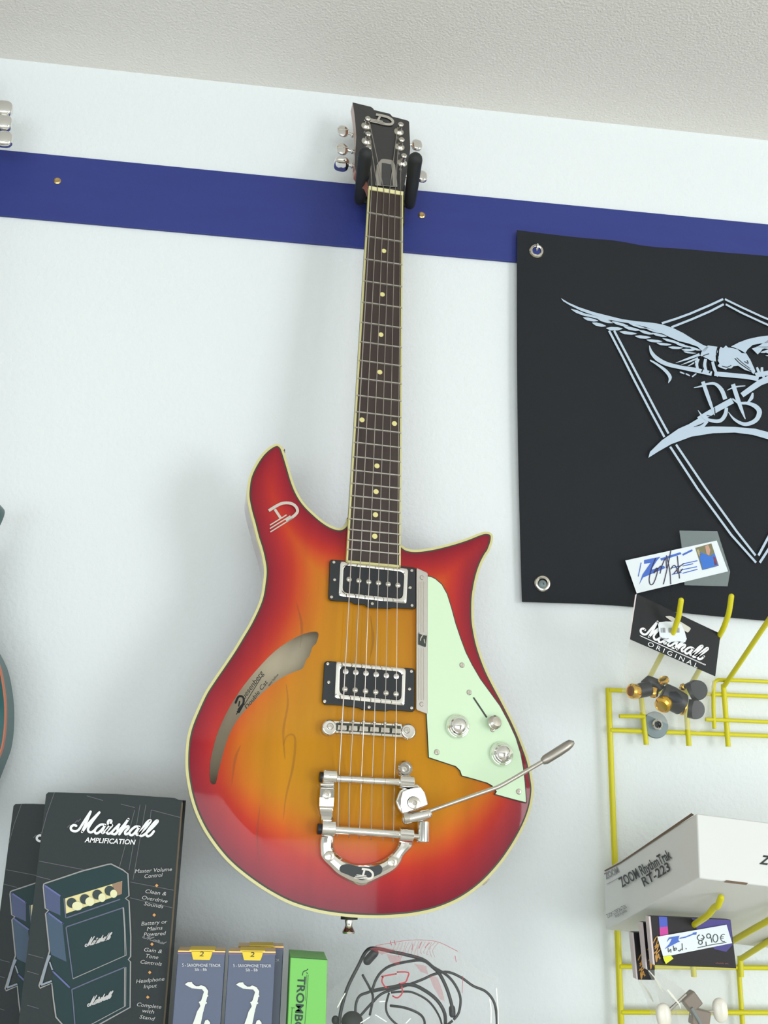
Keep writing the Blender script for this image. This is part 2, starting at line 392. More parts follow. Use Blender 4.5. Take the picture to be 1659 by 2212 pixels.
lc = np.array([[lin(c) for c in r] for r in cs])
ca = top_o.data.color_attributes.new('paint', 'FLOAT_COLOR', 'POINT')
inv = WMI[top_o]; allp = np.array(tm.v)
for i, p in enumerate(allp):
    q = g2(p); d = dd[i]*1000 if i < len(dd) else 50.0
    low = np.clip((-0.06-q[1])/0.11, 0, 1); d = d/(1+0.75*low)
    if i >= len(dd): d = 52
    ca.data[i].color = (np.interp(d, xs, lc[:, 0]), np.interp(d, xs, lc[:, 1]), np.interp(d, xs, lc[:, 2]), 1)
gm = MB()
for p, w_ in ((((618, 1478), (622, 1520), (612, 1580), (616, 1640)), [0.8, 2, 2.4, 1]), (((612, 1610), (620, 1590), (634, 1588), (638, 1608), (632, 1660), (618, 1720), (612, 1770)), [0.6, 1.6, 1.8, 2.2, 2.4, 1.6, 0.6]), (((500, 1700), (508, 1640), (520, 1610)), [0.6, 3, 0.6]),
              (((640, 1300), (652, 1350), (648, 1400)), [0.6, 3, 0.6]), (((800, 1330), (806, 1380), (800, 1420)), [0.5, 3, 0.5]), (((560, 1860), (556, 1800), (562, 1740)), [0.6, 2.2, 0.6])):
    gm.rib(GP, p, [2.2*q for q in w_], HT+0.00012, False, 5)
gm.build('grain_mark', mat('grain_brown', (120, 66, 20), 0.3, coat=1.0, alpha=0.2), top_o)
# the pale inside seen through the hole, with its printed label
HF = HB-0.030
pale = mat('bare_maple', (232, 220, 190), 0.7, var=(14, (214, 200, 168), (4, 1, 1)))
lining = MB(); il = inset(outline, 0.006)
lining.strip([g3(p, HB-0.006) for p in il], [g3(p, HF) for p in il], True); region(lining, il, HF)
lin_o = lining.build('cavity_lining', pale, body_o)
lb = MB()
lb.text(Plane(B0+EN*HF, EN), 'uesenberg', Z6((668, 935))[0], Z6((885, 640))[0], 11, 0.0003, 0.25)
PF = Plane(B0+EN*HF, EN)
lb.rib(PF, Z6((565, 975), (600, 905), (650, 915), (650, 985), (600, 1080)), 4.6, sm=4)
for k in range(3): lb.rib(PF, Z6((572+k*9, 1105-k*28), (640+k*6, 1010-k*20)), 1.8)
lb.rib(PF, Z6((600, 1010), (610, 960)), 3); lb.rib(PF, Z6((660, 1000), (865, 670)), 1.4)
lb.text(PF, 'Double Cat', Z6((695, 1050))[0], Z6((930, 745))[0], 9, 0.0003, 0.2)
lb.text(PF, 'semi hollow', Z6((940, 790))[0], Z6((1050, 660))[0], 5)
lb.build('printed_label', dark_ink, lin_o)

# neck, fretboard, frets
L0, L1, R0, R1 = [g2(GP.at(p)) for p in ((796.5, 405.5), (748, 1214), (871.5, 413), (866, 1225))]
def edge(y, side, ext=0.0):
    a, b = (L0, L1) if side < 0 else (R0, R1)
    t = (y-a[1])/(b[1]-a[1]); return a[0]+(b[0]-a[0])*t+side*ext
YN, YE = (L0[1]+R0[1])/2, (L1[1]+R1[1])/2
nk = MB(); rings = []
for k in range(25):
    y = YN+0.004+(YE+0.045-YN)*k/24
    a, b = edge(y, -1), edge(y, 1); c = (a+b)/2; w = (b-a)/2+0.0002; dp = 0.0155+0.004*k/24 + (0.010*np.clip((k-16)/5, 0, 1))
    rings.append([g3((c+w*math.cos(math.pi+math.pi*j/14), y), -0.0066-dp*math.sin(math.pi*j/14)**0.8 if 0 < j < 14 else -0.0066) for j in range(15)])
for a, b in zip(rings[:-1], rings[1:]): nk.strip(a, b)
nk.poly(rings[0]); nk.poly(rings[-1])
nk.build('neck', cherry, guitar)
rosew = mat('rosewood', (66, 50, 44), 0.45, var=(22, (44, 34, 31), (5, 5, 0.5)))
def bar(xa, ya, xb, yb, xc, yc, xd, yd, h0, h1): 
    q = [(xa, ya), (xb, yb), (xc, yc), (xd, yd)]
    return [g3(p, h1) for p in q], [g3(p, h0) for p in q]
BW = 0.0019
fb = MB(); fb.prism(*bar(edge(YN, -1, -BW), YN-0.004, edge(YN, 1, -BW), YN-0.004, edge(YE, 1, -BW), YE+BW, edge(YE, -1, -BW), YE+BW, -0.0066, -0.0011))
fb_o = fb.build('fretboard', rosew, guitar)
bb = MB()
for s_ in (-1, 1): bb.prism(*bar(edge(YN, s_, -BW), YN-0.004, edge(YN, s_, 0), YN-0.004, edge(YE, s_, 0), YE, edge(YE, s_, -BW), YE, -0.0068, -0.0009))
bb.prism(*bar(edge(YE, -1), YE, edge(YE, 1), YE, edge(YE, 1), YE+BW*1.2, edge(YE, -1), YE+BW*1.2, -0.0068, -0.0009))
bb.build('fretboard_binding', cream, fb_o)
for i in range(1, 23):
    y = SCALE*2**(-i/12); a, b = edge(y, -1, -0.0006), edge(y, 1, -0.0006)
    MB().prism([g3((a, y-0.0012), -0.0011), g3((a, y-0.0007), 0), g3((a, y+0.0007), 0), g3((a, y+0.0012), -0.0011)],
               [g3((b, y-0.0012), -0.0011), g3((b, y-0.0007), 0), g3((b, y+0.0007), 0), g3((b, y+0.0012), -0.0011)]).build('fret', brushed, fb_o, ang=60)
pearl = mat('cream_dot', (232, 222, 150), 0.3)
for px in ((829.3, 542), (826, 636), (823, 723), (820.5, 804), (782, 907), (852, 915), (814.3, 1006.5), (812.3, 1062), (811, 1112), (809.5, 1158.5)):
    MB().lathe(GP.at(px, -0.0011), EN, [(0.0029, -0.0005), (0.0029, 0.0002), (0, 0.0002)], 18).build('inlay_dot', pearl, fb_o)
MB().prism(*bar(edge(YN, -1), YN-0.0042, edge(YN, 1), YN-0.0042, edge(YN, 1), YN+0.0012, edge(YN, -1), YN+0.0012, -0.007, 0.0004)).build('nut', mat('bone_nut', (232, 224, 168), 0.4), guitar, bevel=0.0006)

# headstock, tilted back from the nut
TA = R_(9)
HD = EY*math.cos(TA)-EN*math.sin(TA); HN = EN*math.cos(TA)+EY*math.sin(TA)
HP = Plane(g3((0, YN+0.001), -0.004), HN)
ZH = Z(650, 200, 4.74)
hs = ZH((530, 100), (640, 127), (715, 145), (735, 158), (750, 178), (830, 198), (905, 215), (922, 228), (935, 245), (1010, 264), (1095, 287), (1108, 300), (1113, 420), (1120, 560), (1112, 660), (1095, 770), (1072, 880), (1050, 1006), (700, 976), (672, 905), (600, 850), (562, 800), (550, 740), (553, 640), (563, 540), (567, 450), (560, 340), (548, 220))
hm = MB(); hm.prism(HP.many(hs, -0.0009), [p-HN*0.0142 for p in HP.many(hs, -0.0009)])
head = hm.build('headstock', mat('head_wood', (176, 120, 84), 0.35, coat=0.6, var=(30, (150, 84, 58))), guitar, bevel=0.0006)
MB().prism(HP.many(hs, 0.0), [p-HN*0.0008 for p in HP.many(hs, 0.0)]).build('face_veneer', mat('black_lacquer', (38, 38, 38), 0.28, coat=0.6), head)
# neck volute joining neck and headstock
vb = MB(); vb.prism([g3((edge(YN, -1), YN-0.006), -0.007), g3((edge(YN, 1), YN-0.006), -0.007), g3((edge(YN, 1)-0.001, YN+0.012), -0.0085), g3((edge(YN, -1)+0.001, YN+0.012), -0.0085)],
                    [g3((edge(YN, -1)+0.006, YN-0.006), -0.021), g3((edge(YN, 1)-0.006, YN-0.006), -0.021), g3((edge(YN, 1)-0.003, YN+0.014), -0.0205), g3((edge(YN, -1)+0.003, YN+0.014), -0.0205)])
vb.build('neck_joint', mat('black_lacquer', (38, 38, 38)), guitar, bevel=0.002)
def dlogo(pl, m_, h, wd, th, parent, name='winged_letter'):
    """the maker's winged D as raised strokes; m_ maps logo units to photograph pixels"""
    mb = MB()
    def st(pts, w, s=4):
        P = smooth([m_(p) for p in pts], s) if s else [np.array(m_(p)) for p in pts]
        L, R2 = [], []
        for i in range(len(P)):
            d = P[min(i+1, len(P)-1)]-P[max(i-1, 0)]; d = d/(np.linalg.norm(d)+1e-9); n_ = np.array([-d[1], d[0]])*w*wd/2
            L.append(P[i]+n_); R2.append(P[i]-n_)
        poly = L+R2[::-1]
        mb.prism(pl.many(poly, h+th), pl.many(poly, h))
    st([(0, 1), (50, 1), (88, 6), (118, 26), (124, 52), (108, 78), (70, 88), (20, 88)], 1.0)
    st([(30, 10), (12, 62)], 0.9, 0)
    st([(-62, 64), (50, 64)], 0.42, 0); st([(-78, 78), (60, 78)], 0.42, 0); st([(-92, 93), (60, 93)], 0.42, 0)
    return mb.build(name, mat('silver_badge', (206, 200, 190), 0.36, 0.55), parent)
def affine(src, dst):
    A = np.array([[x, y, 1] for x, y in src], float); X = np.linalg.solve(A, np.array(dst, float))
    return lambda p: np.array([p[0], p[1], 1.0]) @ X
dlogo(HP, affine([(0, 0), (120, 40), (-92, 93)], ZH((770, 222), (936, 292), (648, 282))), 0.0, 5.2, 0.0012, head)
# truss rod cover: a metal frame around a dark window
tr_o = ZH((822, 683), (850, 678), (930, 690), (945, 700), (965, 745), (990, 965), (760, 950), (775, 745), (800, 710))
tr_i = ZH((828, 720), (860, 722), (925, 735), (945, 950), (825, 945))
mb = MB(); mb.prism(HP.many(tr_o, 0.0016), HP.many(tr_o, 0.0002)); tc_o = mb.build('truss_rod_cover', brushed, guitar, bevel=0.0004)
MB().prism(HP.many(tr_i, 0.0021), HP.many(tr_i, 0.0013)).build('cover_window', mat('dark_window', (42, 44, 44), 0.12, coat=1.0), tc_o)
# six tuners
ZI = Z(680, 230, 6.636)
posts = ZI((735, 285), (740, 505), (745, 700), (1203, 368), (1215, 585), (1248, 815))
butts = [(741, 283.5), (739.5, 322), (737.5, 354.5), (900.5, 314), (899, 348), (911, 381)]
hx = EX; tpos = []
for k, (pp, bp) in enumerate(zip(posts, butts)):
    c = HP.at(pp, 0.0); sd = -1 if k < 3 else 1
    tn = MB(); tn.lathe(c, HN, [(0.0062, -0.012), (0.0062, 0.0), (0.0068, 0.0002), (0.0066, 0.0012), (0.0056, 0.0024), (0.0036, 0.0034), (0.0030, 0.0044), (0.0030, 0.0095), (0.0036, 0.0102), (0.0038, 0.0125), (0.0026, 0.0138), (0, 0.014)], 20)
    tn.box(c-HN*0.0195, hx*0.008, HD*0.008, HN*0.0052)
    to = tn.build('tuner', nickel, guitar)
    bc = HP.at(bp, -0.0205)
    st = MB(); a0 = c-HN*0.0195+hx*sd*0.008
    st.tube([a0, bc-hx*sd*0.004], 0.0021, 10); e_ = a0+(bc-a0)*0.35; st.ell(e_, hx*0.0022, HD*0.0034, HN*0.0034)
    st.build('stem', chrome, to)
    bt = MB()
    if k == 2: bt.ell(bc, hx*0.0098, HN*0.0105, HD*0.0050, 20, 12, 0.72)
    elif k in (0, 1): 
        bt.ell(bc, hx*0.0080, HD*0.0106, HN*0.0036, 22, 12, 0.95); bt.box(bc+HN*0.003, hx*0.0074, HD*0.0008, HN*0.0008)
    else: bt.ell(bc, hx*0.0074, HD*0.0095, HN*0.0044, 20, 12, 0.75)
    bt.build('button', chrome, to)
    tpos.append(c+HN*0.007)
# strings
nutx = [803, 815.6, 829.3, 841.6, 854, 865.6]
sadd = list(zip([738.7, 762.2, 785.1, 808.3, 831.4, 855.3], [1570, 1571.5, 1573, 1574.5, 1576, 1578]))
barU = list(zip([732.3, 755.8, 780.3, 803.8, 827.3, 851.7], [1678.5, 1680.5, 1682.5, 1684.5, 1686.5, 1688.5]))
barL = list(zip([729.6, 754, 776.6, 802.5, 828.7, 849.9], [1792, 1794, 1796.5, 1799, 1801.5, 1803.5]))
order = [2, 1, 0, 3, 4, 5]
HS = 0.0085                     # string height over the saddles
for i in range(6):
    pn = GP.at((nutx[i], 407+(nutx[i]-797)*0.11), 0.0011); pt = tpos[order[i]]
    side = (pn-pt)@EX; pt = pt+EX*(0.003 if side > 0 else -0.003)
    ps = GP.at(sadd[i], HS); pu = GP.at(barU[i], HB+0.0062); pl_ = GP.at(barL[i], HB+0.0165); pe = GP.at((barL[i][0]-1, barL[i][1]+15), HB+0.008)
    r = [0.00062, 0.00054, 0.00048, 0.00042, 0.00038, 0.00036][i]
    MB().tube([pt, pn, ps, pu, pl_, pe], r, 8).build('string', mat('steel_string', (186, 178, 172), 0.34, 1.0), guitar)

# pickups
def screw(px, pl, h, r, par, m=nickel, name='screw'):
    return MB().lathe(pl.at(px, h), pl.n, [(r, -0.0008), (r, 0.0002), (r*0.8, 0.0008), (r*0.35, 0.0009), (r*0.3, 0.0002), (0, 0.0002)], 12).build(name, m, par)
def rrect(q, r):                # rounded quad in pixel space
    q = [np.array(p, float) for p in q]; o = []
    for i in range(4):
        a = q[i-1]-q[i]; b = q[(i+1) % 4]-q[i]; a /= np.linalg.norm(a); b /= np.linalg.norm(b)
        p0, p1 = q[i]+a*r, q[i]+b*r
        for t in (0, 0.25, 0.5, 0.75, 1): o.append((1-t)**2*p0+2*t*(1-t)*q[i]+t*t*p1)
    return o
def pickup(label, rg, fo, fi, poles, scr, slugs=()):
    p = MB().prism(GP.many(rg, HT+0.0042), GP.many(rg, HT-0.0015)).build('pickup_ring', black, guitar, bevel=0.0007); p['label'] = label
    fr = MB(); mixp = lambda t: [(1-t)*np.array(p)+t*np.array(q) for p, q in zip(fo, fi)]
    L = [GP.many(fo, HT+0.003), GP.many(fo, -0.0044), GP.many(mixp(0.14), -0.0031), GP.many(mixp(0.4), -0.0026), GP.many(mixp(0.68), -0.0026), GP.many(mixp(0.9), -0.0030), GP.many(fi, -0.0042)]
    for u_, v_ in zip(L[:-1], L[1:]): fr.strip(u_, v_, True)
    fr.build('cover', chrome, p, ang=55)
    MB().poly(GP.many(fi, -0.0035)).build('bobbin', mat('bobbin_black', (30, 33, 38), 0.3), p)
    for q in poles: MB().lathe(GP.at(q, -0.0035), EN, [(0.0030, 0), (0.0029, 0.0012), (0.0020, 0.0021), (0, 0.0024)], 14).build('pole_screw', nickel, p)
    for q in slugs: MB().lathe(GP.at(q, -0.0035), EN, [(0.0029, 0), (0.0029, 0.0008), (0.0024, 0.0011), (0, 0.0011)], 14).build('pole_slug', brushed, p)
    for q in scr: screw(q, GP, HT+0.0044, 0.0019, p)
pickup('neck pickup with one row of pole screws', Z3((165, 120), (190, 97), (700, 148), (1115, 186), (1133, 205), (1133, 630), (1105, 655), (870, 640), (835, 650), (600, 640), (555, 605), (440, 600), (410, 575), (175, 560), (150, 530)),
       rrect(Z3((282, 112), (1052, 196), (1032, 600), (260, 510)), 6), rrect(Z3((328, 165), (1000, 240), (980, 535), (315, 462)), 12),
       Z3((383, 322), (492, 336), (602, 350), (711, 362), (820, 375), (928, 388)), Z3((213, 128), (221, 325), (187, 518), (1085, 222), (1067, 413), (1087, 612), (643, 592)))
pickup('bridge pickup with two rows of poles', Z3((105, 1255), (135, 1232), (600, 1273), (1100, 1318), (1122, 1340), (1118, 1785), (1095, 1803), (840, 1785), (800, 1798), (530, 1782), (490, 1760), (360, 1745), (330, 1735), (105, 1722), (80, 1690)),
       rrect(Z3((235, 1236), (1025, 1312), (1008, 1742), (215, 1655)), 6), rrect(Z3((288, 1292), (976, 1360), (965, 1672), (280, 1600)), 12),
       Z3((336, 1550), (450, 1561), (566, 1572), (680, 1583), (795, 1593), (907, 1604)), Z3((145, 1265), (155, 1472), (110, 1685), (1080, 1350), (1060, 1548), (1083, 1760), (607, 1750)),
       Z3((345, 1352), (458, 1362), (572, 1372), (686, 1386), (800, 1397), (911, 1407)))

# pickguard with controls
mint = mat('mint_plastic', (206, 230, 196), 0.3, coat=0.3)
pg = Z4((163, 172), (195, 178), (230, 195), (282, 240), (325, 318), (360, 430), (395, 560), (435, 680), (480, 800), (530, 900), (600, 1020), (680, 1130), (760, 1240), (830, 1370), (890, 1500), (930, 1630), (952, 1750), (966, 1870), (976, 2000), (976, 2032), (880, 2008), (725, 1965), (738, 1945), (700, 1895), (660, 1872), (560, 1842), (450, 1812), (435, 1770), (400, 1735), (300, 1702), (178, 1662), (160, 1310))
pgo = MB().prism(GP.many(pg, HT+0.0032), GP.many(pg, HT+0.0002)).build('pickguard', [mint], guitar)
g_side = MB(); c_ = np.mean([np.array(p) for p in pg], 0)
gl = [g2(GP.at(p, HT+0.001)) for p in pg]; g_o = inset(np.array(gl), -0.0009)
g_side.prism([g3(p, HT+0.0012) for p in g_o], [g3(p, HT-0.0004) for p in g_o]); g_side.build('black_ply', darkline, pgo)
strip = rrect(Z4((74, 100), (168, 143), (166, 1308), (72, 1272)), 4)
so = MB().prism(GP.many(strip, HT+0.0048), GP.many(strip, HT+0.0005)).build('metal_strip', brushed, guitar, bevel=0.0005)
for x in (98, 118, 138):
    MB().prism(GP.many(Z4((x-4, 215), (x+4, 215), (x+2, 630), (x-6, 630)), HT+0.0053), GP.many(Z4((x-4, 215), (x+4, 215), (x+2, 630), (x-6, 630)), HT+0.0045)).build('ridge', nickel, so)
    MB().prism(GP.many(Z4((x-4, 760), (x+4, 760), (x+2, 1190), (x-6, 1190)), HT+0.0053), GP.many(Z4((x-4, 760), (x+4, 760), (x+2, 1190), (x-6, 1190)), HT+0.0045)).build('ridge', nickel, so)
for q in Z4((120, 182), (118, 1225)): screw(q, GP, HT+0.0049, 0.0024, so)
bq = Z4((93, 634), (162, 655), (152, 752), (92, 730)); 
bdg = MB().prism(GP.many(bq, HT+0.0062), GP.many(bq, HT+0.0046)).build('enamel_badge', mat('black_enamel', (22, 34, 30), 0.15, coat=1.0), so)
bl = MB(); bl.rib(GP, Z4((100, 640), (155, 655)), 3, HT+0.0065); bl.rib(GP, Z4((128, 655), (112, 680), (108, 700)), 2.2, HT+0.0065, sm=3); bl.rib(GP, Z4((138, 690), (144, 720)), 2, HT+0.0065)
bl.build('badge_mark', nickel, bdg)
for q in Z4((450, 903), (243, 1620), (918, 1945), (510, 1128), (702, 1432)): screw(q, GP, HT+0.0034, 0.0029, pgo)
MB().prism(GP.many(Z4((538, 1172), (550, 1166), (660, 1330), (648, 1338)), HT+0.0034), GP.many(Z4((538, 1172), (550, 1166), (660, 1330), (648, 1338)), HT+0.003)).build('switch_slot', darkline, pgo)
for q in Z4((410, 1410), (770, 1637)):
    MB().lathe(GP.at(q, HT+0.0033), EN, [(0.0121, 0), (0.0124, 0.0012), (0.0122, 0.0028), (0.0112, 0.0045), (0.0108, 0.0046), (0.0096, 0.0068), (0.0092, 0.0069), (0.0078, 0.0087), (0.0074, 0.0088), (0.0058, 0.0102), (0.0034, 0.0112), (0.0012, 0.0115), (0, 0.0115)], 40).build('knob', chrome, guitar, ang=25)
sw = MB(); sc_ = GP.at(Z4((690, 1390))[0], HT+0.0033); ax_ = EN+EX*0.25+EY*0.15
sw.lathe(sc_, ax_, [(0.0024, -0.002), (0.0024, 0.004), (0.0066, 0.0045), (0.0070, 0.006), (0.0062, 0.0066), (0.0070, 0.0075), (0.0062, 0.0084), (0.0068, 0.0094), (0.0050, 0.0112), (0, 0.0118)], 24)
sw.build('selector_switch', nickel, guitar, ang=25)

# bridge
br = MB()
for c in Z5((270, 190), (1205, 237)):
    br.lathe(GP.at(c, HT), EN, [(0.0058, 0.0), (0.0075, 0.004), (0.0076, 0.0085), (0.0066, 0.0098), (0, 0.0098)], 26)
q = Z5((300, 95), (1150, 133), (1190, 290), (1120, 292), (330, 238), (285, 240)); br.prism(GP.many(q, HT+0.0085), GP.many(q, HT+0.003))
bro = br.build('bridge', chrome, guitar, bevel=0.0006)
for c in Z5((295, 160), (1210, 207)): screw(c, GP, HT+0.0102, 0.0034, bro)
q = rrect(Z5((365, 115), (1140, 155), (1135, 262), (360, 212)), 3)
MB().prism(GP.many(q, HT+0.0089), GP.many(q, HT+0.008)).build('saddle_slot', darkline, bro)
for x, y in zip((435, 565, 692, 820, 948, 1080), (150, 158, 165, 172, 180, 190)):
    sd = MB(); c = GP.at(Z5((x, y+28))[0], HT+0.0105); sd.box(c, EX*0.0044, EY*0.0024, EN*0.0024)
    c2 = GP.at(Z5((x, y-55))[0], HT+0.0092); sd.tube([c, c2], 0.0013, 8); sd.lathe(c2, EY, [(0.002, -0.001), (0.0021, 0.0008), (0.0012, 0.0018), (0, 0.002)], 10)
    sd.build('saddle', nickel, bro, bevel=0.0005)

# vibrato tailpiece
vt = MB()
U = Z5((178, 1480), (165, 1560), (167, 1650), (185, 1740), (290, 1850), (400, 1950), (665, 2060), (900, 1972), (1060, 1885), (1140, 1790), (1175, 1710), (1240, 1640), (1285, 1590), (1290, 1500), (1110, 1500), (1095, 1580), (1050, 1650), (970, 1720), (880, 1770), (760, 1800), (640, 1805), (560, 1790), (450, 1730), (370, 1670), (338, 1580), (345, 1480))
Uo = smooth([np.array(p) for p in U[:14]], 4); Ui = smooth([np.array(p) for p in U[:13:-1]], 4)
def resamp(P, n=60):
    P = np.array([list(p) for p in P]); L = np.r_[0, np.cumsum(np.sqrt((np.diff(P, axis=0)**2).sum(1)))]
    return [np.array([np.interp(t, L, P[:, 0]), np.interp(t, L, P[:, 1])]) for t in np.linspace(0, L[-1], n)]
Uo, Ui = resamp(Uo), resamp(Ui); lay = []
for tt, hq in ((0, 0.0002), (0, 0.0030), (0.10, 0.0052), (0.30, 0.0070), (0.55, 0.0075), (0.78, 0.0066), (0.93, 0.0046), (1, 0.0026), (1, 0.0002)):
    lay.append(GP.many([(1-tt)*a_+tt*b_ for a_, b_ in zip(Uo, Ui)], HT+hq))
for u_, v_ in zip(lay[:-1], lay[1:]): vt.strip(u_, v_)
vt.poly([l[0] for l in lay]); vt.poly([l[-1] for l in lay])
vo = vt.build('vibrato_tailpiece', chrome, guitar, ang=60)
def cylp(a, b, r, h, name, m, par, seg=20, caps=None):
    A, Bp = GP.at(a, h), GP.at(b, h); mb = MB(); mb.tube([A, Bp], r, seg); return mb.build(name, m, par, bevel=0.0006)
HBAR = HT+0.0115
lf = MB(); 
prof = [((178, 840), (352, 845), 0.010), ((185, 880), (345, 890), 0.006), ((176, 906), (346, 912), 0.0105), ((170, 1010), (340, 1015), 0.0105), ((166, 1110), (334, 1115), 0.0095), ((178, 1190), (322, 1195), 0.006), ((190, 1235), (322, 1240), 0.006), ((190, 1290), (350, 1295), 0.010)]
for (a, b, h), (c, d, h2) in zip(prof[:-1], prof[1:]):
    A, B_, C_, D_ = [GP.at(Z5(p)[0], HT+hq) for p, hq in ((a, h), (b, h), (d, h2), (c, h2))]
    lf.prism([A, B_, C_, D_], [p-EN*0.004 for p in (A, B_, C_, D_)])
lf_o = lf.build('side_arm', chrome, vo); screw(Z5((255, 975))[0], GP, HT+0.0108, 0.0044, lf_o)
for nm, a, b, r in (('roller_bar', (200, 775), (1280, 838), 0.0036), ('string_bar', (190, 1385), (1290, 1462), 0.0039)):
    bo = cylp(Z5(a)[0], Z5(b)[0], r, HBAR, nm, chrome, vo)
for nm, a, b, r in (('bearing', (205, 752), (368, 762), 0.0066), ('bearing', (190, 1370), (352, 1380), 0.0074), ('bearing', (1118, 822), (1290, 834), 0.0064), ('bearing', (1115, 1452), (1280, 1464), 0.0068)):
    cylp(Z5(a)[0], Z5(b)[0], r, HBAR, nm, chrome, vo)
for a, b in (((165, 765), (205, 767)), ((140, 1385), (190, 1388))): cylp(Z5(a)[0], Z5(b)[0], 0.005, HBAR-0.002, 'end_cap', black, vo)
for k in range(5): cylp(Z5((410+k*133, 786+k*8.5))[0], Z5((416+k*133, 786+k*8.5))[0], 0.0041, HBAR, 'roller', nickel, vo)
ey_ = MB().lathe(GP.at(Z5((1180, 670))[0], HT+0.0002), EN, [(0.0076, 0), (0.0076, 0.005), (0.0062, 0.0066), (0.0046, 0.0066), (0.0042, 0.0045), (0, 0.0045)], 24).build('mount_lug', chrome, vo)
screw(Z5((1180, 672))[0], GP, HT+0.0055, 0.0032, ey_)
q = Z5((1110, 740), (1200, 735), (1290, 780), (1120, 800)); MB().prism(GP.many(q, HT+0.006), GP.many(q, HT+0.0005)).build('lug_neck', chrome, vo)
# spring housing and arm bracket
hs_ = Z5((1120, 930), (1180, 890), (1300, 850), (1345, 850), (1380, 890), (1435, 965), (1470, 1100), (1330, 1170), (1160, 1225), (1105, 1150), (1075, 1060), (1095, 990))
spring = MB().prism(GP.many(hs_, HT+0.0125), GP.many(hs_, HT+0.002)).build('spring_housing', chrome, vo, bevel=0.002, seg=3)
pq = Z5((1160, 940), (1250, 905), (1370, 884), (1420, 950), (1462, 1098), (1165, 1208), (1140, 1120), (1140, 1020))
plt = MB(); A = [p+EN*(0.13*((p-GP.at(pq[4]))@EY)+0.05*((p-GP.at(pq[4]))@EX)) for p in GP.many(pq, HT+0.0160)]; plt.prism(A, [p-EN*0.0018 for p in A]); plo = plt.build('arm_plate', chrome, vo, bevel=0.0006)
screw(Z5((1300, 1075))[0], GP, HT+0.0185, 0.0062, plo)
MB().capsule([GP.at(Z5((1200, 1270))[0], HT+0.016), GP.at(Z5((1460, 1212))[0], HT+0.019)], 0.0046).build('arm_socket', chrome, vo)
MB().tube([GP.at(Z5((1165, 1265))[0], HT+0.016), GP.at(Z5((1240, 1255))[0], HT+0.016)], 0.0052, 16).build('socket_nut', nickel, vo, bevel=0.0008)
MB().tube([GP.at(Z5((1405, 1290))[0], HT+0.010), GP.at(Z5((1402, 1550))[0], HT+0.010)], 0.0062, 22).build('spring_barrel', chrome, vo, bevel=0.001)
MB().tube([GP.at(Z5((1280, 1470))[0], HBAR), GP.at(Z5((1350, 1475))[0], HBAR)], 0.003, 12).build('axle', nickel, vo)
lg = crv(Z5((405, 1862), (435, 1818), (520, 1805), (600, 1828), (700, 1842), (800, 1835), (880, 1815), (918, 1855), (905, 1912), (860, 1938), (760, 1978), (680, 1998), (600, 1975), (500, 1932), (425, 1902)), 3)
pan = MB().prism(GP.many(lg, HT+0.0082), GP.many(lg, HT+0.006)).build('logo_panel', mat('logo_black', (38, 42, 44), 0.35), vo)
dlogo(GP, affine([(0, 0), (120, 40), (-92, 93)], Z5((672, 1862), (800, 1925), (578, 1968))), HT+0.0082, 4.6, 0.0007, pan)
for c in Z5((285, 1710), (1040, 1780)): screw(c, GP, HT+0.0076, 0.0050, vo)
# the long bent arm
HA = HT+0.019
ap = [GP.at(p, h) for p, h in zip(Z4((165, 2112), (300, 2064), (500, 1994), (690, 1928), (745, 1908), (800, 1880), (900, 1822), (1000, 1764), (1115, 1696)), (HA, HA+0.003, HA+0.008, HA+0.013, HA+0.0145, HA+0.016, HA+0.018, HA+0.020, HA+0.022))]
arm = MB().tube(ap, 0.00205, 14).build('vibrato_arm', nickel, guitar)
hp_ = [GP.at(p, HA+h) for p, h in zip(Z4((1112, 1698), (1135, 1684), (1160, 1668), (1250, 1612), (1310, 1572), (1345, 1548), (1372, 1540)), (0.022, 0.0225, 0.023, 0.025, 0.026, 0.0265, 0.027))]
MB().tube(hp_, [0.0032, 0.0046, 0.0047, 0.0048, 0.0047, 0.004, 0.0016], 16).build('arm_grip', mat('satin_steel', (170, 164, 156), 0.38, 1.0), arm)
# strap buttons, jack plate, body badge
dv = -EY
cbt = g3(g2(GP.at((763, 1984), HB)), HB-0.021)
sb = MB().lathe(cbt-dv*0.003, dv, [(0.0068, 0), (0.0068, 0.0045), (0.0042, 0.0055), (0.0036, 0.010), (0.0050, 0.013), (0.0064, 0.0155), (0.0058, 0.0172), (0, 0.0176)], 20).build('strap_button', chrome, guitar)
MB().lathe(cbt-dv*0.003, dv, [(0.0082, 0.0), (0.0082, 0.0048), (0, 0.0048)], 20).build('felt_washer', rubber, sb)
ct = g3(g2(GP.at((604, 966), HB)), HB-0.016); dt = EY*0.72+EX*0.5
sb2 = MB().lathe(ct, dt, [(0.0042, -0.004), (0.0036, 0.003), (0.0060, 0.0050), (0.0056, 0.0068), (0, 0.007)], 18).build('strap_button', chrome, guitar)
MB().lathe(ct, dt, [(0.0072, -0.004), (0.0072, 0.001), (0, 0.001)], 16).build('felt_washer', rubber, sb2)
i0 = [int(np.argmin(((outline-g2(GP.at(p, HB)))**2).sum(1))) for p in ((1034, 1916), (1108, 1829))]
seg_ = outline[min(i0):max(i0)+1]; o1 = [g3(p, HB-0.010) for p in seg_]; o2 = [g3(p, HB-0.034) for p in seg_]
n2 = inset(outline, -0.0022)[min(i0):max(i0)+1]
jp = MB(); jp.strip([g3(p, HB-0.010) for p in n2], [g3(p, HB-0.034) for p in n2]); jp.strip(o1, [g3(p, HB-0.010) for p in n2]); jp.strip(o2, [g3(p, HB-0.034) for p in n2])
jo = jp.build('jack_plate', chrome, guitar)
jc = g3(outline[i0[0]]*0.72+outline[i0[1]]*0.28, HB-0.022); jd = -EY*0.72+EX*0.68
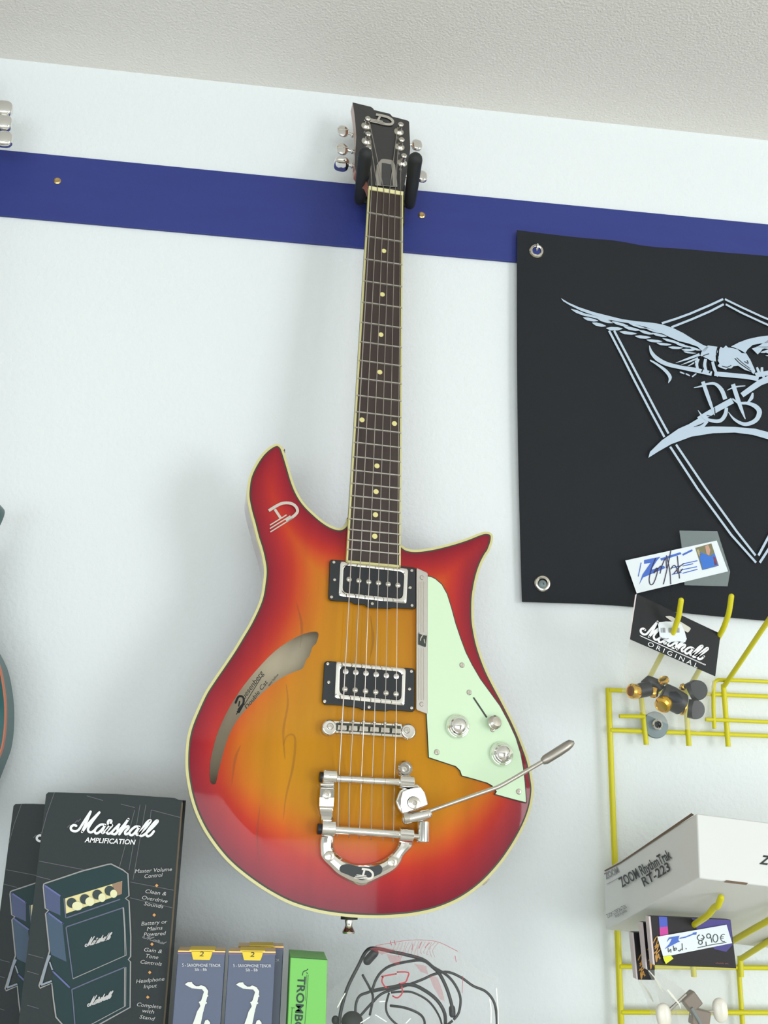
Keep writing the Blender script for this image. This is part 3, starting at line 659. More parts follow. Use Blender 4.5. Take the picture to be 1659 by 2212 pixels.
MB().lathe(jc, jd, [(0.0075, 0), (0.0075, 0.005), (0.005, 0.0055), (0.005, 0.0075), (0.0032, 0.0075), (0.003, 0.002), (0, 0.002)], 6).build('jack_nut', nickel, jo)
dlogo(GP, affine([(0, 0), (118, 40), (-92, 93)], Z2((222, 478), (366, 446), (232, 606))), HB+0.0012, 6.2, 0.0018, guitar)

# hanger: padded fork gripping the headstock
hc = pb.at((834, 436)); hng = thing('guitar_hanger', 'black rubber covered fork hanger screwed to the blue board under the sunburst headstock', 'hanger', (hc[0], W-BT, hc[2]))
MB().box((hc[0], W-BT-0.006, hc[2]-0.008), (0.024, 0, 0), (0, 0.0058, 0), (0, 0, 0.030)).build('base_plate', black, hng, bevel=0.002)
P1, P2 = wallp(0.030), wallp(0.118)
yk = P1.at((834, 446)); MB().capsule([(yk[0], W-0.010, yk[2]-0.012), (yk[0], W-0.030, yk[2]-0.012)], 0.009).build('shank', black, hng)
ends = []
for a, b in (((777, 431), (789, 334)), ((885, 440), (897, 345))):
    A, B_ = wallp(0.026).at(a), P2.at(b); ends.append(A)
    MB().capsule([A, (A+B_)/2-np.array([0, 0, 0.002]), B_], [0.0072, 0.0082, 0.0088], 16).build('padded_arm', rubber, hng)
MB().tube(ends, 0.005, 12).build('yoke', black, hng)
#@@PART2
# ================================================================== banner on the right
b_tl, b_bl = (1117, 497), (1128, 1300)
pt_, pbm = wallp(BT+0.006), wallp(0.008)
TL, BL = pt_.at(b_tl), pbm.at(b_bl)
TR = pt_.at((1659, 556)); BR = pbm.at((1659, 1340))
BAN = quadplane(TL, BL, TR)
ex_b = TR-TL; ex_b /= np.linalg.norm(ex_b)
mid_x = BAN.at((1561, 646))          # tip of the diamond: the emblem's middle
half = (mid_x-TL)@ex_b
ban = thing('banner', 'black cloth banner with a pale eagle emblem, hung by metal eyelets', 'banner', (TL[0]+half, W-0.012, BL[2]))
mb = MB(); nx, nz = 60, 44
top_w = [(1117, 497), (1180, 505), (1260, 514), (1330, 520), (1400, 532), (1480, 538), (1560, 545), (1659, 553), (1800, 567), (2010, 586)]
bot_w = [(1128, 1300), (1200, 1302), (1300, 1306), (1380, 1312), (1480, 1324), (1580, 1334), (1659, 1341), (1800, 1352), (2010, 1366)]
tw = np.array([list(p) for p in smooth(top_w, 6)]); bw = np.array([list(p) for p in smooth(bot_w, 6)])
grid = []
for j in range(nz+1):
    v = j/nz; row = []
    for i in range(nx+1):
        u = i/nx; xt = tw[0][0]+(tw[-1][0]-tw[0][0])*u; xb_ = bw[0][0]+(bw[-1][0]-bw[0][0])*u
        a = np.array([xt, np.interp(xt, tw[:, 0], tw[:, 1])]); b = np.array([xb_, np.interp(xb_, bw[:, 0], bw[:, 1])])
        bow = -4*math.sin(math.pi*v)*(1-u)
        wv = 0.0009*math.sin(9*u+2*v)+0.0006*math.sin(17*u*v+1.0)+0.0007*math.sin(5*v)*(1-u)
        row.append(BAN.at(a*(1-v)+b*v+np.array([bow, 0]), wv))
    grid.append(row)
for r0_, r1_ in zip(grid[:-1], grid[1:]): mb.strip(r0_, r1_)
for r0_, r1_ in zip(grid[:-1], grid[1:]): mb.strip([p-BAN.n*0.0012 for p in r0_], [p-BAN.n*0.0012 for p in r1_])
eg = lambda L: mb.strip(L, [p-BAN.n*0.0012 for p in L])
eg(grid[0]); eg(grid[-1]); eg([r[0] for r in grid]); eg([r[-1] for r in grid])
cloth = mb.build('cloth', mat('black_cloth', (41, 43, 46), 0.85, bump=(900, 0.0004), var=(6, (37, 39, 42)), spec=0.2), ban)
for px, hk in (((1159, 542), 1), ((1172, 1260), 0)):
    c = BAN.at(px, 0.0018)
    MB().lathe(c, BAN.n, [(0.0098, -0.003), (0.0100, 0.0), (0.0088, 0.0016), (0.0072, 0.0020), (0.0058, 0.0012), (0.0052, -0.0026)], 28).build('eyelet', nickel, ban)
c = BAN.at((1159, 542), 0.0022)
MB().lathe(c, BAN.n, [(0.0054, 0), (0, 0.0001)], 20).build('eyelet_opening', mat('blue_paint', (50, 66, 138)), ban)
hkm = MB(); hkm.capsule([c+BAN.n*-0.002, c+BAN.n*0.004+np.array([0, 0, 0.001]), c+BAN.n*0.006+np.array([0, 0, 0.006]), c+BAN.n*0.003+np.array([-0.0005, 0, 0.0075])], 0.0014, 8)
tag(hkm.build('wall_hook', chrome, loc=tuple(c)), 'small chrome hook through the upper left eyelet of the black banner', 'hook')
c = BAN.at((1172, 1262), 0.0024)
tag(MB().lathe(c, BAN.n, [(0.0052, -0.001), (0.0050, 0.0006), (0.0034, 0.0018), (0.0016, 0.002), (0.0013, 0.0008), (0, 0.0008)], 18).build('wall_screw', steel, loc=tuple(c)), 'zinc screw head inside the lower left eyelet of the black banner', 'screw')
EM = mat('pale_blue_print', (182, 198, 214), 0.6)
BE = Z(1200, 630, 3.614); B1 = Z(1100, 480, 2.603)
em = MB(); HE = 0.0035
o2 = BAN.o; u2 = ex_b; w2 = np.cross(BAN.n, ex_b)
ax0 = BAN.at((1633, 1208)); axd = (mid_x-ax0)/np.linalg.norm(mid_x-ax0)
def mirrored(fn):
    """draw once as seen and once mirrored about the emblem's middle line"""
    k = len(em.v); kf = len(em.f); fn()
    n = len(em.v); nf = len(em.f)
    for p in em.v[k:n]:
        p = np.array(p); q_ = p-ax0; em.v.append(tuple(ax0+2*(q_@axd)*axd+2*(q_@BAN.n)*BAN.n-q_))
    for f in em.f[kf:nf]: em.f.append([i+n-k for i in f]); em.m.append(0)
def wing():
    em.fill(BAN, BE((42, 50), (100, 85), (180, 120), (300, 160), (420, 190), (520, 215), (640, 232), (760, 243), (840, 258), (920, 285), (1000, 325), (1080, 375), (1150, 415), (1195, 432), (1160, 475), (1135, 455), (1110, 430), (1040, 405), (960, 385), (880, 350), (800, 310), (700, 275), (600, 250), (500, 235), (400, 215), (300, 185), (200, 150), (110, 105), (60, 75)), HE)
    for x0_, y0_, x1_, y1_, w_ in ((120, 135, 275, 195, 22), (215, 202, 335, 228, 24), (285, 242, 395, 268, 26), (190, 165, 430, 225, 18), (395, 285, 525, 288, 28), (320, 205, 450, 245, 22), (500, 312, 635, 328, 24), (440, 232, 570, 268, 22), (530, 272, 665, 302, 24), (620, 346, 745, 357, 24), (650, 300, 765, 332, 22), (570, 245, 710, 288, 16), (710, 376, 835, 388, 22), (750, 322, 870, 350, 20), (700, 282, 835, 325, 14), (790, 402, 905, 413, 20), (835, 365, 965, 398, 20), (880, 432, 995, 438, 20), (935, 402, 1060, 435, 18), (985, 452, 1095, 453, 20), (1040, 427, 1135, 458, 18), (1000, 468, 1100, 480, 12), (900, 385, 1010, 415, 14)):
        em.rib(BAN, BE((x0_, y0_), (x0_*0.7+x1_*0.3, y0_*0.7+y1_*0.3+3), (x0_*0.3+x1_*0.7, y0_*0.3+y1_*0.7+3), (x1_, y1_)), [0.6, w_/3.6, w_/4.0, 0.3], HE, False, 3)
mirrored(wing)
LW = 17/3.614
def dia():
    for a in (((830, 247), (940, 212), (1050, 172), (1200, 108), (1309, 58)), ((905, 278), (1060, 217), (1210, 152), (1313, 98))): em.rib(BAN, BE(*a), LW, HE, False)
    for a in (((418, 305), (520, 500), (620, 700), (740, 930), (850, 1135)), ((458, 305), (560, 500), (660, 690), (780, 920), (882, 1108))): em.rib(BAN, BE(*a), LW, HE, False)
    for a in (((905, 1262), (1060, 1500), (1250, 1760), (1388, 1914)), ((938, 1250), (1100, 1490), (1280, 1740), (1385, 1874))): em.rib(BAN, B1(*a), LW, HE, False)
def spik():
    em.rib(BAN, BE((733, 420), (750, 475), (795, 525), (870, 565), (980, 592), (1090, 612), (1220, 640)), [1, 7, 9.5, 9, 8, 10, 9.5], HE, False, 4)
    em.rib(BAN, BE((738, 535), (800, 572), (862, 620), (895, 670), (880, 715)), [3, 5, 7, 7.5, 0.5], HE, False, 4)
    for a in (((975, 628), (1003, 640)), ((1020, 642), (1045, 655)), ((1070, 662), (1096, 642))): em.rib(BAN, BE(*a), 3, HE)
mirrored(dia); mirrored(spik)
em.fill(BAN, BE((1190, 420), (1265, 430), (1268, 470), (1250, 500), (1253, 545), (1215, 540), (1180, 520), (1130, 500), (1140, 470), (1165, 440)), HE)
em.fill(BAN, BE((1278, 452), (1290, 430), (1308, 442), (1330, 420), (1348, 436), (1380, 440), (1420, 450), (1455, 480), (1490, 482), (1520, 530), (1545, 585), (1560, 620), (1548, 645), (1525, 625), (1480, 612), (1425, 578), (1390, 582), (1372, 600), (1345, 598), (1330, 608), (1300, 598), (1262, 582), (1280, 560), (1262, 530), (1275, 500)), HE)
for a, w_ in ((((938, 556), (1030, 525), (1125, 490)), [0.5, 4.5, 6]), (((980, 572), (1050, 545), (1112, 518)), [0.5, 3.6, 4]), (((1030, 582), (1065, 565), (1098, 542)), [0.5, 3, 4]),
              (((1115, 525), (1102, 570), (1122, 632)), [6, 6.5, 4]), (((1172, 525), (1165, 580), (1188, 645)), [6, 7, 4]), (((1226, 545), (1240, 600), (1268, 662)), [6, 7, 4]),
              (((1572, 590), (1582, 615), (1600, 650)), [4, 6, 4]), (((1612, 590), (1614, 640), (1640, 695)), [5, 7, 4]), (((1240, 640), (1400, 655), (1500, 665), (1585, 682)), 10)):
    em.rib(BAN, BE(*a), w_, HE, False, 3)
em.fill(BAN, BE((1370, 428), (1430, 397), (1500, 371), (1580, 353), (1672, 341), (1672, 398), (1600, 405), (1540, 416), (1500, 450), (1482, 480), (1450, 460), (1405, 440)), HE)
em.fill(BAN, BE((1565, 428), (1659, 428), (1740, 440), (1740, 452), (1640, 445)), HE)
# the curved shaft, the bars and the two letters
em.fill(BAN, BE((725, 1297), (738, 1250), (830, 1160), (960, 1070), (1040, 1035), (1115, 990), (1180, 1005), (1195, 1018), (1162, 1056), (1230, 1052), (1400, 1056), (1560, 1070), (1659, 1096), (1800, 1160), (1800, 1215), (1659, 1152), (1540, 1118), (1400, 1100), (1230, 1105), (1060, 1132), (900, 1192), (800, 1250)), HE)
em.rib(BAN, BE((1118, 1000), (1180, 962), (1280, 905), (1382, 850)), 13, HE, False); em.rib(BAN, BE((1455, 808), (1530, 755), (1600, 708), (1700, 668)), [11, 12, 13, 15], HE, False)
H2 = HE+0.0002
for a, w_ in ((((1080, 750), (1150, 735), (1200, 715)), [1, 4.5, 1.5]), (((1150, 702), (1180, 790), (1212, 880), (1242, 965)), [8, 8.5, 7, 1.5]),
              (((1165, 724), (1240, 718), (1295, 765), (1325, 840)), [4, 6, 9, 9.5]), (((1335, 905), (1325, 960), (1290, 1005), (1235, 1010), (1160, 985), (1112, 925)), [7, 8.5, 8, 7.5, 5.5, 0.6]),
              (((1340, 770), (1400, 745), (1482, 735)), [1, 4, 1.5]), (((1385, 722), (1420, 830), (1452, 920), (1482, 995)), [9, 9.5, 7, 1.5]), (((1540, 790), (1530, 830), (1500, 865)), [3, 8, 3]),
              (((1380, 835), (1430, 868), (1500, 872), (1560, 895), (1592, 940), (1562, 1005), (1480, 1035), (1400, 1000), (1348, 938)), [3, 5, 6.5, 9.5, 11, 9.5, 8, 5.5, 0.6])):
    em.rib(BAN, BE(*a), w_, H2, False, 5)
emb = em.build('emblem_print', EM, cloth)
# dark drawn lines inside the eagle
dl = MB()
for a, w_ in ((((1268, 432), (1258, 480), (1268, 520), (1255, 560), (1270, 590)), 2.2), (((1400, 520), (1440, 560), (1490, 595), (1530, 622)), 1.6), (((1415, 515), (1465, 560), (1520, 600)), 1.2), (((1475, 545), (1505, 560), (1495, 535)), 1.6),
              (((1130, 520), (1165, 495), (1200, 485)), 1.6), (((1140, 560), (1150, 600), (1140, 630)), 2.4), (((1200, 560), (1212, 605), (1200, 635)), 2.4), (((1300, 580), (1340, 590), (1372, 575)), 1.6), (((1085, 540), (1085, 590)), 1.5),
              (((1182, 966), (1235, 975), (1250, 960)), 1.6), (((1242, 905), (1248, 965)), 1.6), (((1080, 1055), (1130, 1040), (1160, 1022)), [0.8, 2.6, 0.8])):
    dl.rib(BAN, BE(*a), w_, HE+0.0004, False, 3)
dl.build('drawn_line', mat('black_cloth', (50, 52, 54)), cloth)

# the signed card taped to the banner
ZC3 = Z(1290, 1130, 4.336)
CP = Plane(BAN.o+BAN.n*0.0045, BAN.n)
q = ZC3((263, 350), (1120, 163), (1226, 452), (370, 658))
crd = thing('name_card', 'small signed white and blue card taped to the lower part of the black banner', 'card', CP.at(ZC3((740, 640))[0]))
MB().prism(CP.many(q, 0.0006), CP.many(q, 0)).build('card_sheet', paper, crd)
tape = clear('clear_tape', (190, 205, 205), 0.20, 0.25)
tq = ZC3((770, 70), (1125, 75), (1245, 455), (1222, 592), (818, 582), (790, 210))
MB().prism(CP.many(tq, -0.0003), CP.many(tq, -0.0007)).build('tape', tape, crd)
cb = MB()
cb.fill(CP, ZC3((440, 345), (592, 315), (560, 352), (505, 438), (625, 400), (640, 420), (430, 510), (392, 578), (425, 480), (500, 372), (440, 382)), 0.0009)
cb.fill(CP, ZC3((592, 330), (780, 272), (790, 290), (600, 352)), 0.0009); cb.rib(CP, ZC3((800, 298), (892, 252)), 4, 0.0009, False)
cb.rib(CP, ZC3((385, 500), (398, 440), (412, 370)), 2, 0.0009, False)
for a in (((800, 382), (940, 352)), ((800, 402), (900, 380)), ((800, 470), (940, 432)), ((700, 420), (780, 400)), ((700, 480), (790, 462)), ((780, 440), (935, 408))): cb.rib(CP, ZC3(*a), 2.0, 0.0009, False)
cb.build('blue_lettering', blue_ink, crd)
ph = MB()
for c_, a in (((96, 92, 62), ((920, 232), (1070, 190), (1140, 400), (985, 440))),): 
    ph.fill(CP, ZC3(*a), 0.0009)
pho = ph.build('photo', mat('photo_olive', (120, 118, 84), 0.4), crd)
for c_, nm, pts in (((46, 110, 200), 'photo_blue', ((960, 270), (1010, 290), (1060, 310), (1100, 280), (1132, 398), (988, 436), (960, 330))), ((196, 150, 130), 'photo_skin', ((1010, 215), (1040, 205), (1060, 250), (1050, 305), (1025, 290))), ((196, 84, 60), 'photo_red', ((1085, 310), (1110, 325), (1125, 390), (1100, 395))), ((176, 160, 120), 'photo_sand', ((930, 250), (950, 245), (975, 300), (955, 310)))):
    MB().fill(CP, ZC3(*pts), 0.0011).build('photo_patch', mat(nm, c_, 0.4), pho)
sg = MB()
for a in (((548, 330), (512, 420), (488, 520), (500, 575), (530, 560), (562, 470), (560, 420), (530, 470), (600, 400), (590, 470)), ((692, 250), (660, 410), (622, 570)), ((650, 305), (680, 440), (690, 570)), ((600, 420), (640, 330), (650, 420)), ((752, 310), (762, 420), (772, 515)), ((720, 472), (770, 410), (815, 378)), ((690, 430), (720, 395), (745, 420), (760, 470), (800, 430))):
    sg.rib(CP, ZC3(*a), 2.0, 0.0013, True, 5)
sg.build('signature', pen, crd)

# ================================================================== yellow wire grid
GO = 0.012                       # the grid stands a little off the wall
GPn = wallp(GO); rw = 0.0026
gtl = GPn.at((1314, 1492)); gx0 = gtl[0]; gx1 = gx0+0.46
zr = [GPn.at(p)[2] for p in ((1400, 1494.5), (1400, 1580.5), (1400, 2087.5), (1400, 2185.5))]
zr += [zr[3]-0.054*k for k in (1, 2)]
grd = thing('wire_grid', 'yellow wire display grid fixed to the wall at the right edge', 'display grid', ((gx0+gx1)/2, W, zr[-1]))
MB().tube([(gx0, W-GO, zr[0]+rw), (gx0, W-GO, zr[-1])], 0.0034, 12).build('frame_post', yellow, grd)
MB().tube([(gx1, W-GO, zr[0]+rw), (gx1, W-GO, zr[-1])], 0.0034, 12).build('frame_post', yellow, grd)
for z in zr[:4] + zr[4:]: MB().tube([(gx0, W-GO-0.002, z), (gx1, W-GO-0.002, z)], rw, 10).build('rail', yellow, grd)
for px in ((1597, 2086),):
    x = GPn.at(px)[0]
    for k in range(2): MB().tube([(x+0.135*k, W-GO+0.002, zr[2]+0.002), (x+0.135*k, W-GO+0.002, zr[-1])], rw, 10).build('upright', yellow, grd)
for z, x in ((zr[0], gx1-0.02), (zr[-1], gx0+0.03), (zr[-1], gx1-0.03)): MB().tube([(x, W-0.0005, z), (x, W-GO, z)], 0.004, 10).build('standoff', yellow, grd)
wc = wallp(GO+0.005).at((1416, 1566))
wsh = thing('clamp_washer', 'round zinc washer bolted over a rail of the yellow grid', 'washer', wc)
MB().lathe(wc, (0, -1, 0), [(0.0150, -0.002), (0.0152, 0.0002), (0.0145, 0.0014), (0.0062, 0.0022), (0.0060, 0.0026), (0, 0.0026)], 32).build('disc', steel, wsh)
MB().lathe(wc+np.array([0, -0.0022, 0]), (0, -1, 0), [(0.0062, 0), (0.0060, 0.0042), (0.0052, 0.005), (0.0040, 0.005), (0.0036, 0.001), (0, 0.001)], 20).build('bolt_head', chrome, wsh)
MB().lathe(wc+np.array([0, -0.0036, 0]), (0, -1, 0), [(0.0038, 0), (0, 0.0001)], 6).build('hex_socket', mat('dark_socket', (34, 40, 38), 0.5), wsh)
MB().tube([wc, (wc[0], W, wc[2])], 0.003, 8).build('bolt', steel, wsh)

def hook(name, label, base, L, ang, up, stem, bars=(), tip=True, grp=None):
    bp_ = wallp(GO+0.0045).at(base); d = np.array([0, -math.cos(R_(ang)), math.sin(R_(ang))])
    t_ = thing(name, label, 'hook', bp_, grp)
    e = bp_+d*L; path = [bp_+np.array([0, 0, -0.004]), bp_, bp_+d*0.012]+[bp_+d*L*k for k in (0.35, 0.7, 0.93)]+[e+d*0.004+np.array([0, 0, 0.003])]
    if tip: path += [e+np.array([0, -0.011, up*0.45]), e+np.array([0, -0.019, up])]
    MB().capsule(path, 0.0029, 12).build('arm', yellow, t_)
    MB().tube([bp_+np.array([0, 0, 0.003]), wallp(GO+0.0045).at(stem)], 0.0030, 12).build('stem', yellow, t_)
    for a, b in bars: MB().tube([wallp(GO+0.0085).at(a), wallp(GO+0.0085).at(b)], 0.0024, 10).build('crossbar', yellow, t_)
    return t_
hook('display_hook', 'yellow wire hook carrying the carded black plugs beside the banner', (1384, 1500), 0.122, 29, 0.027, (1396, 1609), (((1338, 1547), (1392, 1548)),))
hook('display_hook', 'empty yellow wire hook just right of the carded black plugs', (1480, 1500), 0.128, 29, 0.028, (1488, 1611))
h3 = hook('display_hook', 'yellow wire hook with a long arm leaving the right edge above the white box', (1563, 1484), 0.16, 27, 0.03, (1573, 1613))
fr_ = [wallp(GO+0.0085).at(p) for p in ((1543, 1574), (1541, 1530), (1541, 1484), (1543, 1473), (1552, 1468.5), (1600, 1470), (1659, 1472.5), (1720, 1475))]
MB().tube(fr_, 0.0023, 10).build('wire_loop', yellow, h3)
MB().tube([wallp(GO+0.0085).at(p) for p in ((1524, 1554), (1659, 1559.5), (1720, 1562))], 0.0023, 10).build('crossbar', yellow, h3)
hook('display_hook', 'yellow wire hook holding the black and purple price-tagged packet', (1377, 2078), 0.205, 20, 0.014, (1379, 2110))
hook('display_hook', 'yellow wire hook rising behind the price-tagged packet under the white box', (1497, 2082), 0.205, 20, 0.014, (1499, 2110))
hook('display_hook', 'lowest yellow wire hook leaving the right edge below the white box', (1599, 2072), 0.13, 22, 0.02, (1601, 2110))

# ================================================================== white carton on the hooks
obs = {'A': (1505, 1757), 'B': (1511, 1897), 'C': (1304, 1880), 'D': (1308.5, 2008)}
dep = {'A': 0.8637, 'B': 0.8475, 'C': 1.0809, 'D': 1.0647}
cA, cB, cC, cD = [Plane((0, dep[k], 0), (0, -1, 0)).at(obs[k]) for k in 'ABCD']
fdir = np.array([0.996, 0.022, -0.091]); LB = 0.245
wb_ = thing('carton', 'white product carton with black lettering resting on the yellow hooks at the right', 'box', (cD+cC)/2)
car = MB(); fr4 = [cA, cB, cD, cC]; car.prism(fr4, [p+fdir*LB for p in fr4])
wm = mat('white_carton', (226, 227, 225), 0.45, var=(7, (220, 220, 216)))
co = car.build('shell', wm, wb_, bevel=0.0012)
EP = quadplane(cA, cB, cC)
FP = quadplane(cA, cB, cA+fdir)
ZB = Z(1290, 1700, 4.32)
ln = MB(); ln.text(EP, 'ZOOM RhythmTrak', ZB((232, 938))[0], ZB((700, 660))[0], 21, 0.0004, 0.18, 0.022)
ln.text(EP, 'RT-223', ZB((438, 930))[0], ZB((695, 770))[0], 19, 0.0004, 0.22, 0.022)
ln.text(EP, 'ZOOM CORPORATION', ZB((100, 1225))[0], ZB((278, 1130))[0], 9, 0.0004); ln.text(EP, 'MADE IN JAPAN', ZB((175, 1222))[0], ZB((280, 1165))[0], 6.5, 0.0004)
ln.text(FP, 'ZOOM', ZB((1512, 715))[0], ZB((1860, 765))[0], 19, 0.0004, 0.3, 0.03)
ln.build('lettering', dark_ink, co)
lg_ = MB(); lg_.text(EP, 'ZOOM', ZB((82, 862))[0], ZB((210, 795))[0], 13, 0.0004, 0.2, 0.022); lg_.rib(EP, ZB((90, 908), (212, 842)), 1.2, 0.0004, False)
lg_.build('faint_lettering', grey_ink, co)
# open tuck flap edge along the top of the end face and the thumb slot
fl = MB(); a = EP.many(ZB((66, 778), (215, 700), (880, 243), (905, 262), (892, 268), (215, 716), (72, 790)), 0.0006); fl.poly(a); fl.build('flap_edge', mat('brown_board', (112, 92, 74), 0.8), co)
sl = MB(); sl.poly(FP.many(ZB((1205, 870), (1408, 895), (1392, 915), (1180, 890)), 0.0005)); sl.build('thumb_slot', mat('brown_board', (112, 92, 74)), co)

# ================================================================== carded plugs
HPn = wallp(0.112)
hd = ZC3((370, 662), (800, 868), (1156, 1036), (1106, 1436), (304, 1088))
hb_ = thing('hang_bag', 'clear bag of black plugs under a black header card on the upper yellow hook', 'bag', HPn.at(ZC3((640, 1850))[0]))
hcard = MB().prism(HPn.many(hd, 0.003), HPn.many(hd, 0)).build('header_card', mat('card_black', (28, 30, 32), 0.4, spec=0.3), hb_)
MB().prism(HPn.many(ZC3((356, 672), (371, 662), (306, 1088), (300, 1076)), 0.0032), HPn.many(ZC3((356, 672), (371, 662), (306, 1088), (300, 1076)), 0.0002)).build('card_edge', mat('card_edge', (214, 200, 200), 0.6), hcard)
def marshall(mb, pl, m_, w, h, upto=99):
    for pts in (((195, 345), (150, 335), (105, 370), (115, 420), (180, 440), (240, 410), (300, 320), (370, 210), (440, 105)), ((440, 105), (370, 280), (295, 450)), ((295, 450), (420, 290), (590, 118)), ((590, 118), (480, 260), (400, 390), (412, 448), (460, 455), (520, 410)),
                ((690, 332), (620, 325), (550, 370), (510, 430), (530, 475), (580, 460), (650, 390), (690, 332)), ((690, 332), (645, 420), (640, 468), (690, 440), (745, 370), (788, 290), (790, 258), (752, 255), (735, 300), (770, 335), (808, 335), (745, 410), (712, 450), (740, 482), (790, 462), (860, 390), (930, 322)),
                ((930, 322), (900, 390), (902, 440), (860, 490), (800, 480)), ((860, 485), (930, 420), (1010, 330), (1085, 232)), ((1085, 232), (1000, 370), (930, 492)), ((930, 492), (1010, 390), (1080, 352), (1082, 390), (1030, 450), (1040, 492), (1090, 470)),
                ((1275, 366), (1210, 360), (1140, 410), (1100, 470), (1130, 506), (1180, 482), (1275, 366)), ((1275, 366), (1222, 450), (1232, 502), (1285, 468), (1380, 380), (1460, 272), (1450, 252), (1400, 290), (1320, 400), (1275, 480), (1300, 520), (1350, 502)),
                ((1350, 502), (1480, 392), (1580, 282), (1570, 257), (1520, 300), (1430, 410), (1392, 482), (1412, 525), (1470, 502), (1520, 440)))[:upto]:
        mb.rib(pl, [m_(p) for p in pts], w, h, True, 5)
ZH2 = Z(1370, 1330, 8.73)
lt = MB(); marshall(lt, HPn, affine([(105, 380), (1590, 260), (440, 100)], ZH2((125, 272), (1395, 618), (440, 108))), 4.6, 0.0034)
lt.text(HPn, 'O R I G I N A L', ZH2((245, 560))[0], ZH2((1185, 985))[0], 9.5, 0.0034)
lt.rib(HPn, ZH2((105, 372), (1350, 925)), 1.0, 0.0034, False); lt.rib(HPn, ZH2((120, 385), (1345, 938)), 0.7, 0.0034, False)
lt.build('lettering', white_ink, hcard)
film = clear('clear_film', (216, 216, 206), 0.04, 0.10)
milky = clear('milky_film', (222, 220, 208), 0.24, 0.2)
bgp = ZC3((304, 1088), (1106, 1436), (1085, 1560), (1040, 1660), (1010, 1830), (960, 1960), (700, 1900), (430, 1780), (215, 1690), (262, 1400))
bag_ = MB(); bag_.poly(HPn.many(bgp, 0.013)); bag_.build('bag_film', film, hb_); MB().poly(HPn.many(bgp, -0.018)).build('bag_film', milky, hb_)
MB().prism(HPn.many(rrect(ZC3((632, 872), (690, 868), (882, 985), (850, 1030)), 4), 0.0042), HPn.many(rrect(ZC3((632, 872), (690, 868), (882, 985), (850, 1030)), 4), 0.0031)).build('hang_tab', clear('milky_tab', (232, 228, 216), 0.72, 0.3), hb_)
bs = ZH2((468, 122), (600, 108), (780, 112), (890, 160), (950, 290), (990, 440), (960, 502), (820, 482), (640, 500), (480, 385), (452, 170))
stk = MB().prism(HPn.many(bs, 0.0052), HPn.many(bs, 0.0046)).build('price_sticker', paper, hb_)
bc_ = MB(); random.seed(2)
for x0_ in (500, 645, 770):
    x = x0_
    while x < x0_+82:
        w_ = random.choice((5, 8, 12)); bc_.fill(HPn, ZH2((x, 228), (x+w_, 228), (x+w_+6, 318), (x+6, 318)), 0.0056); x += w_+random.choice((6, 9))
bc_.rib(HPn, ZH2((510, 432), (560, 425), (600, 440), (650, 430)), 1.5, 0.0056, False, 3)
bc_.build('barcode', grey_ink, stk)
# the plugs
def plug(label, body_path, r, ends_, L=None):
    c0 = HPn.at(body_path[0], 0.0)
    t_ = thing('jack_plug', label, 'plug', c0, 'black plugs in the clear bag')
    P = [HPn.at(p, hh_) for p, hh_ in zip(body_path, L or [0]*len(body_path))]
    MB().tube(P, [r*0.94]+[r]*(len(P)-2)+[r*0.94], 20).build('barrel', black, t_, bevel=0.001)
    for (a, b, r2) in ends_:
        A, Bq = HPn.at(a[:2], a[2]), HPn.at(b[:2], b[2]); d = Bq-A; l = np.linalg.norm(d)
        MB().lathe(A, d, [(r2, 0), (r2*1.04, l*0.4), (r2, l*0.8), (r2*0.72, l), (r2*0.68, l*0.92), (r2*0.5, l*0.9), (0, l*0.9)], 20).build('gold_collar', gold, t_)
    return t_
ZP = Z(1345, 1430, 8.295)
pp_ = lambda *a: ZP(*a)
plug('black plug with a gold end at the left of the clear bag', pp_((500, 560-80), (400, 490), (245, 530)), 0.0080, [((1345+250/8.295, 1430+530/8.295, 0), (1345+140/8.295, 1430+520/8.295, 0.004), 0.0079)])
plug('curved black plug rising behind the gold-ended plug at the left of the bag', pp_((400, 420), (470, 345), (600, 400), (680, 500)), 0.0064, [((1345+560/8.295, 1430+500/8.295, -0.002), (1345+545/8.295, 1430+610/8.295, 0.001), 0.0050)], [-0.006]*4)
plug('thick black plug with gold rings in the middle of the clear bag', pp_((700, 560), (850, 640), (1060, 760)), 0.0128, [((1345+760/8.295, 1430+720/8.295, 0.006), (1345+700/8.295, 1430+800/8.295, 0.012), 0.0085), ((1345+745/8.295, 1430+350/8.295, 0.004), (1345+720/8.295, 1430+300/8.295, 0.006), 0.0056), ((1345+1070/8.295, 1430+800/8.295, 0), (1345+1110/8.295, 1430+810/8.295, 0.0), 0.0088)], [0, 0.002, 0.0])
plug('round black plug at the upper right of the clear bag', pp_((1190, 560), (1330, 500), (1350, 505)), 0.0112, [((1345+1110/8.295, 1430+470/8.295, -0.006), (1345+1040/8.295, 1430+430/8.295, -0.006), 0.004)], [-0.004, 0, 0.004])
plug('round black plug at the lower right of the clear bag', pp_((1170, 830), (1300, 850), (1330, 855)), 0.0104, [], [0, 0.003, 0.006])

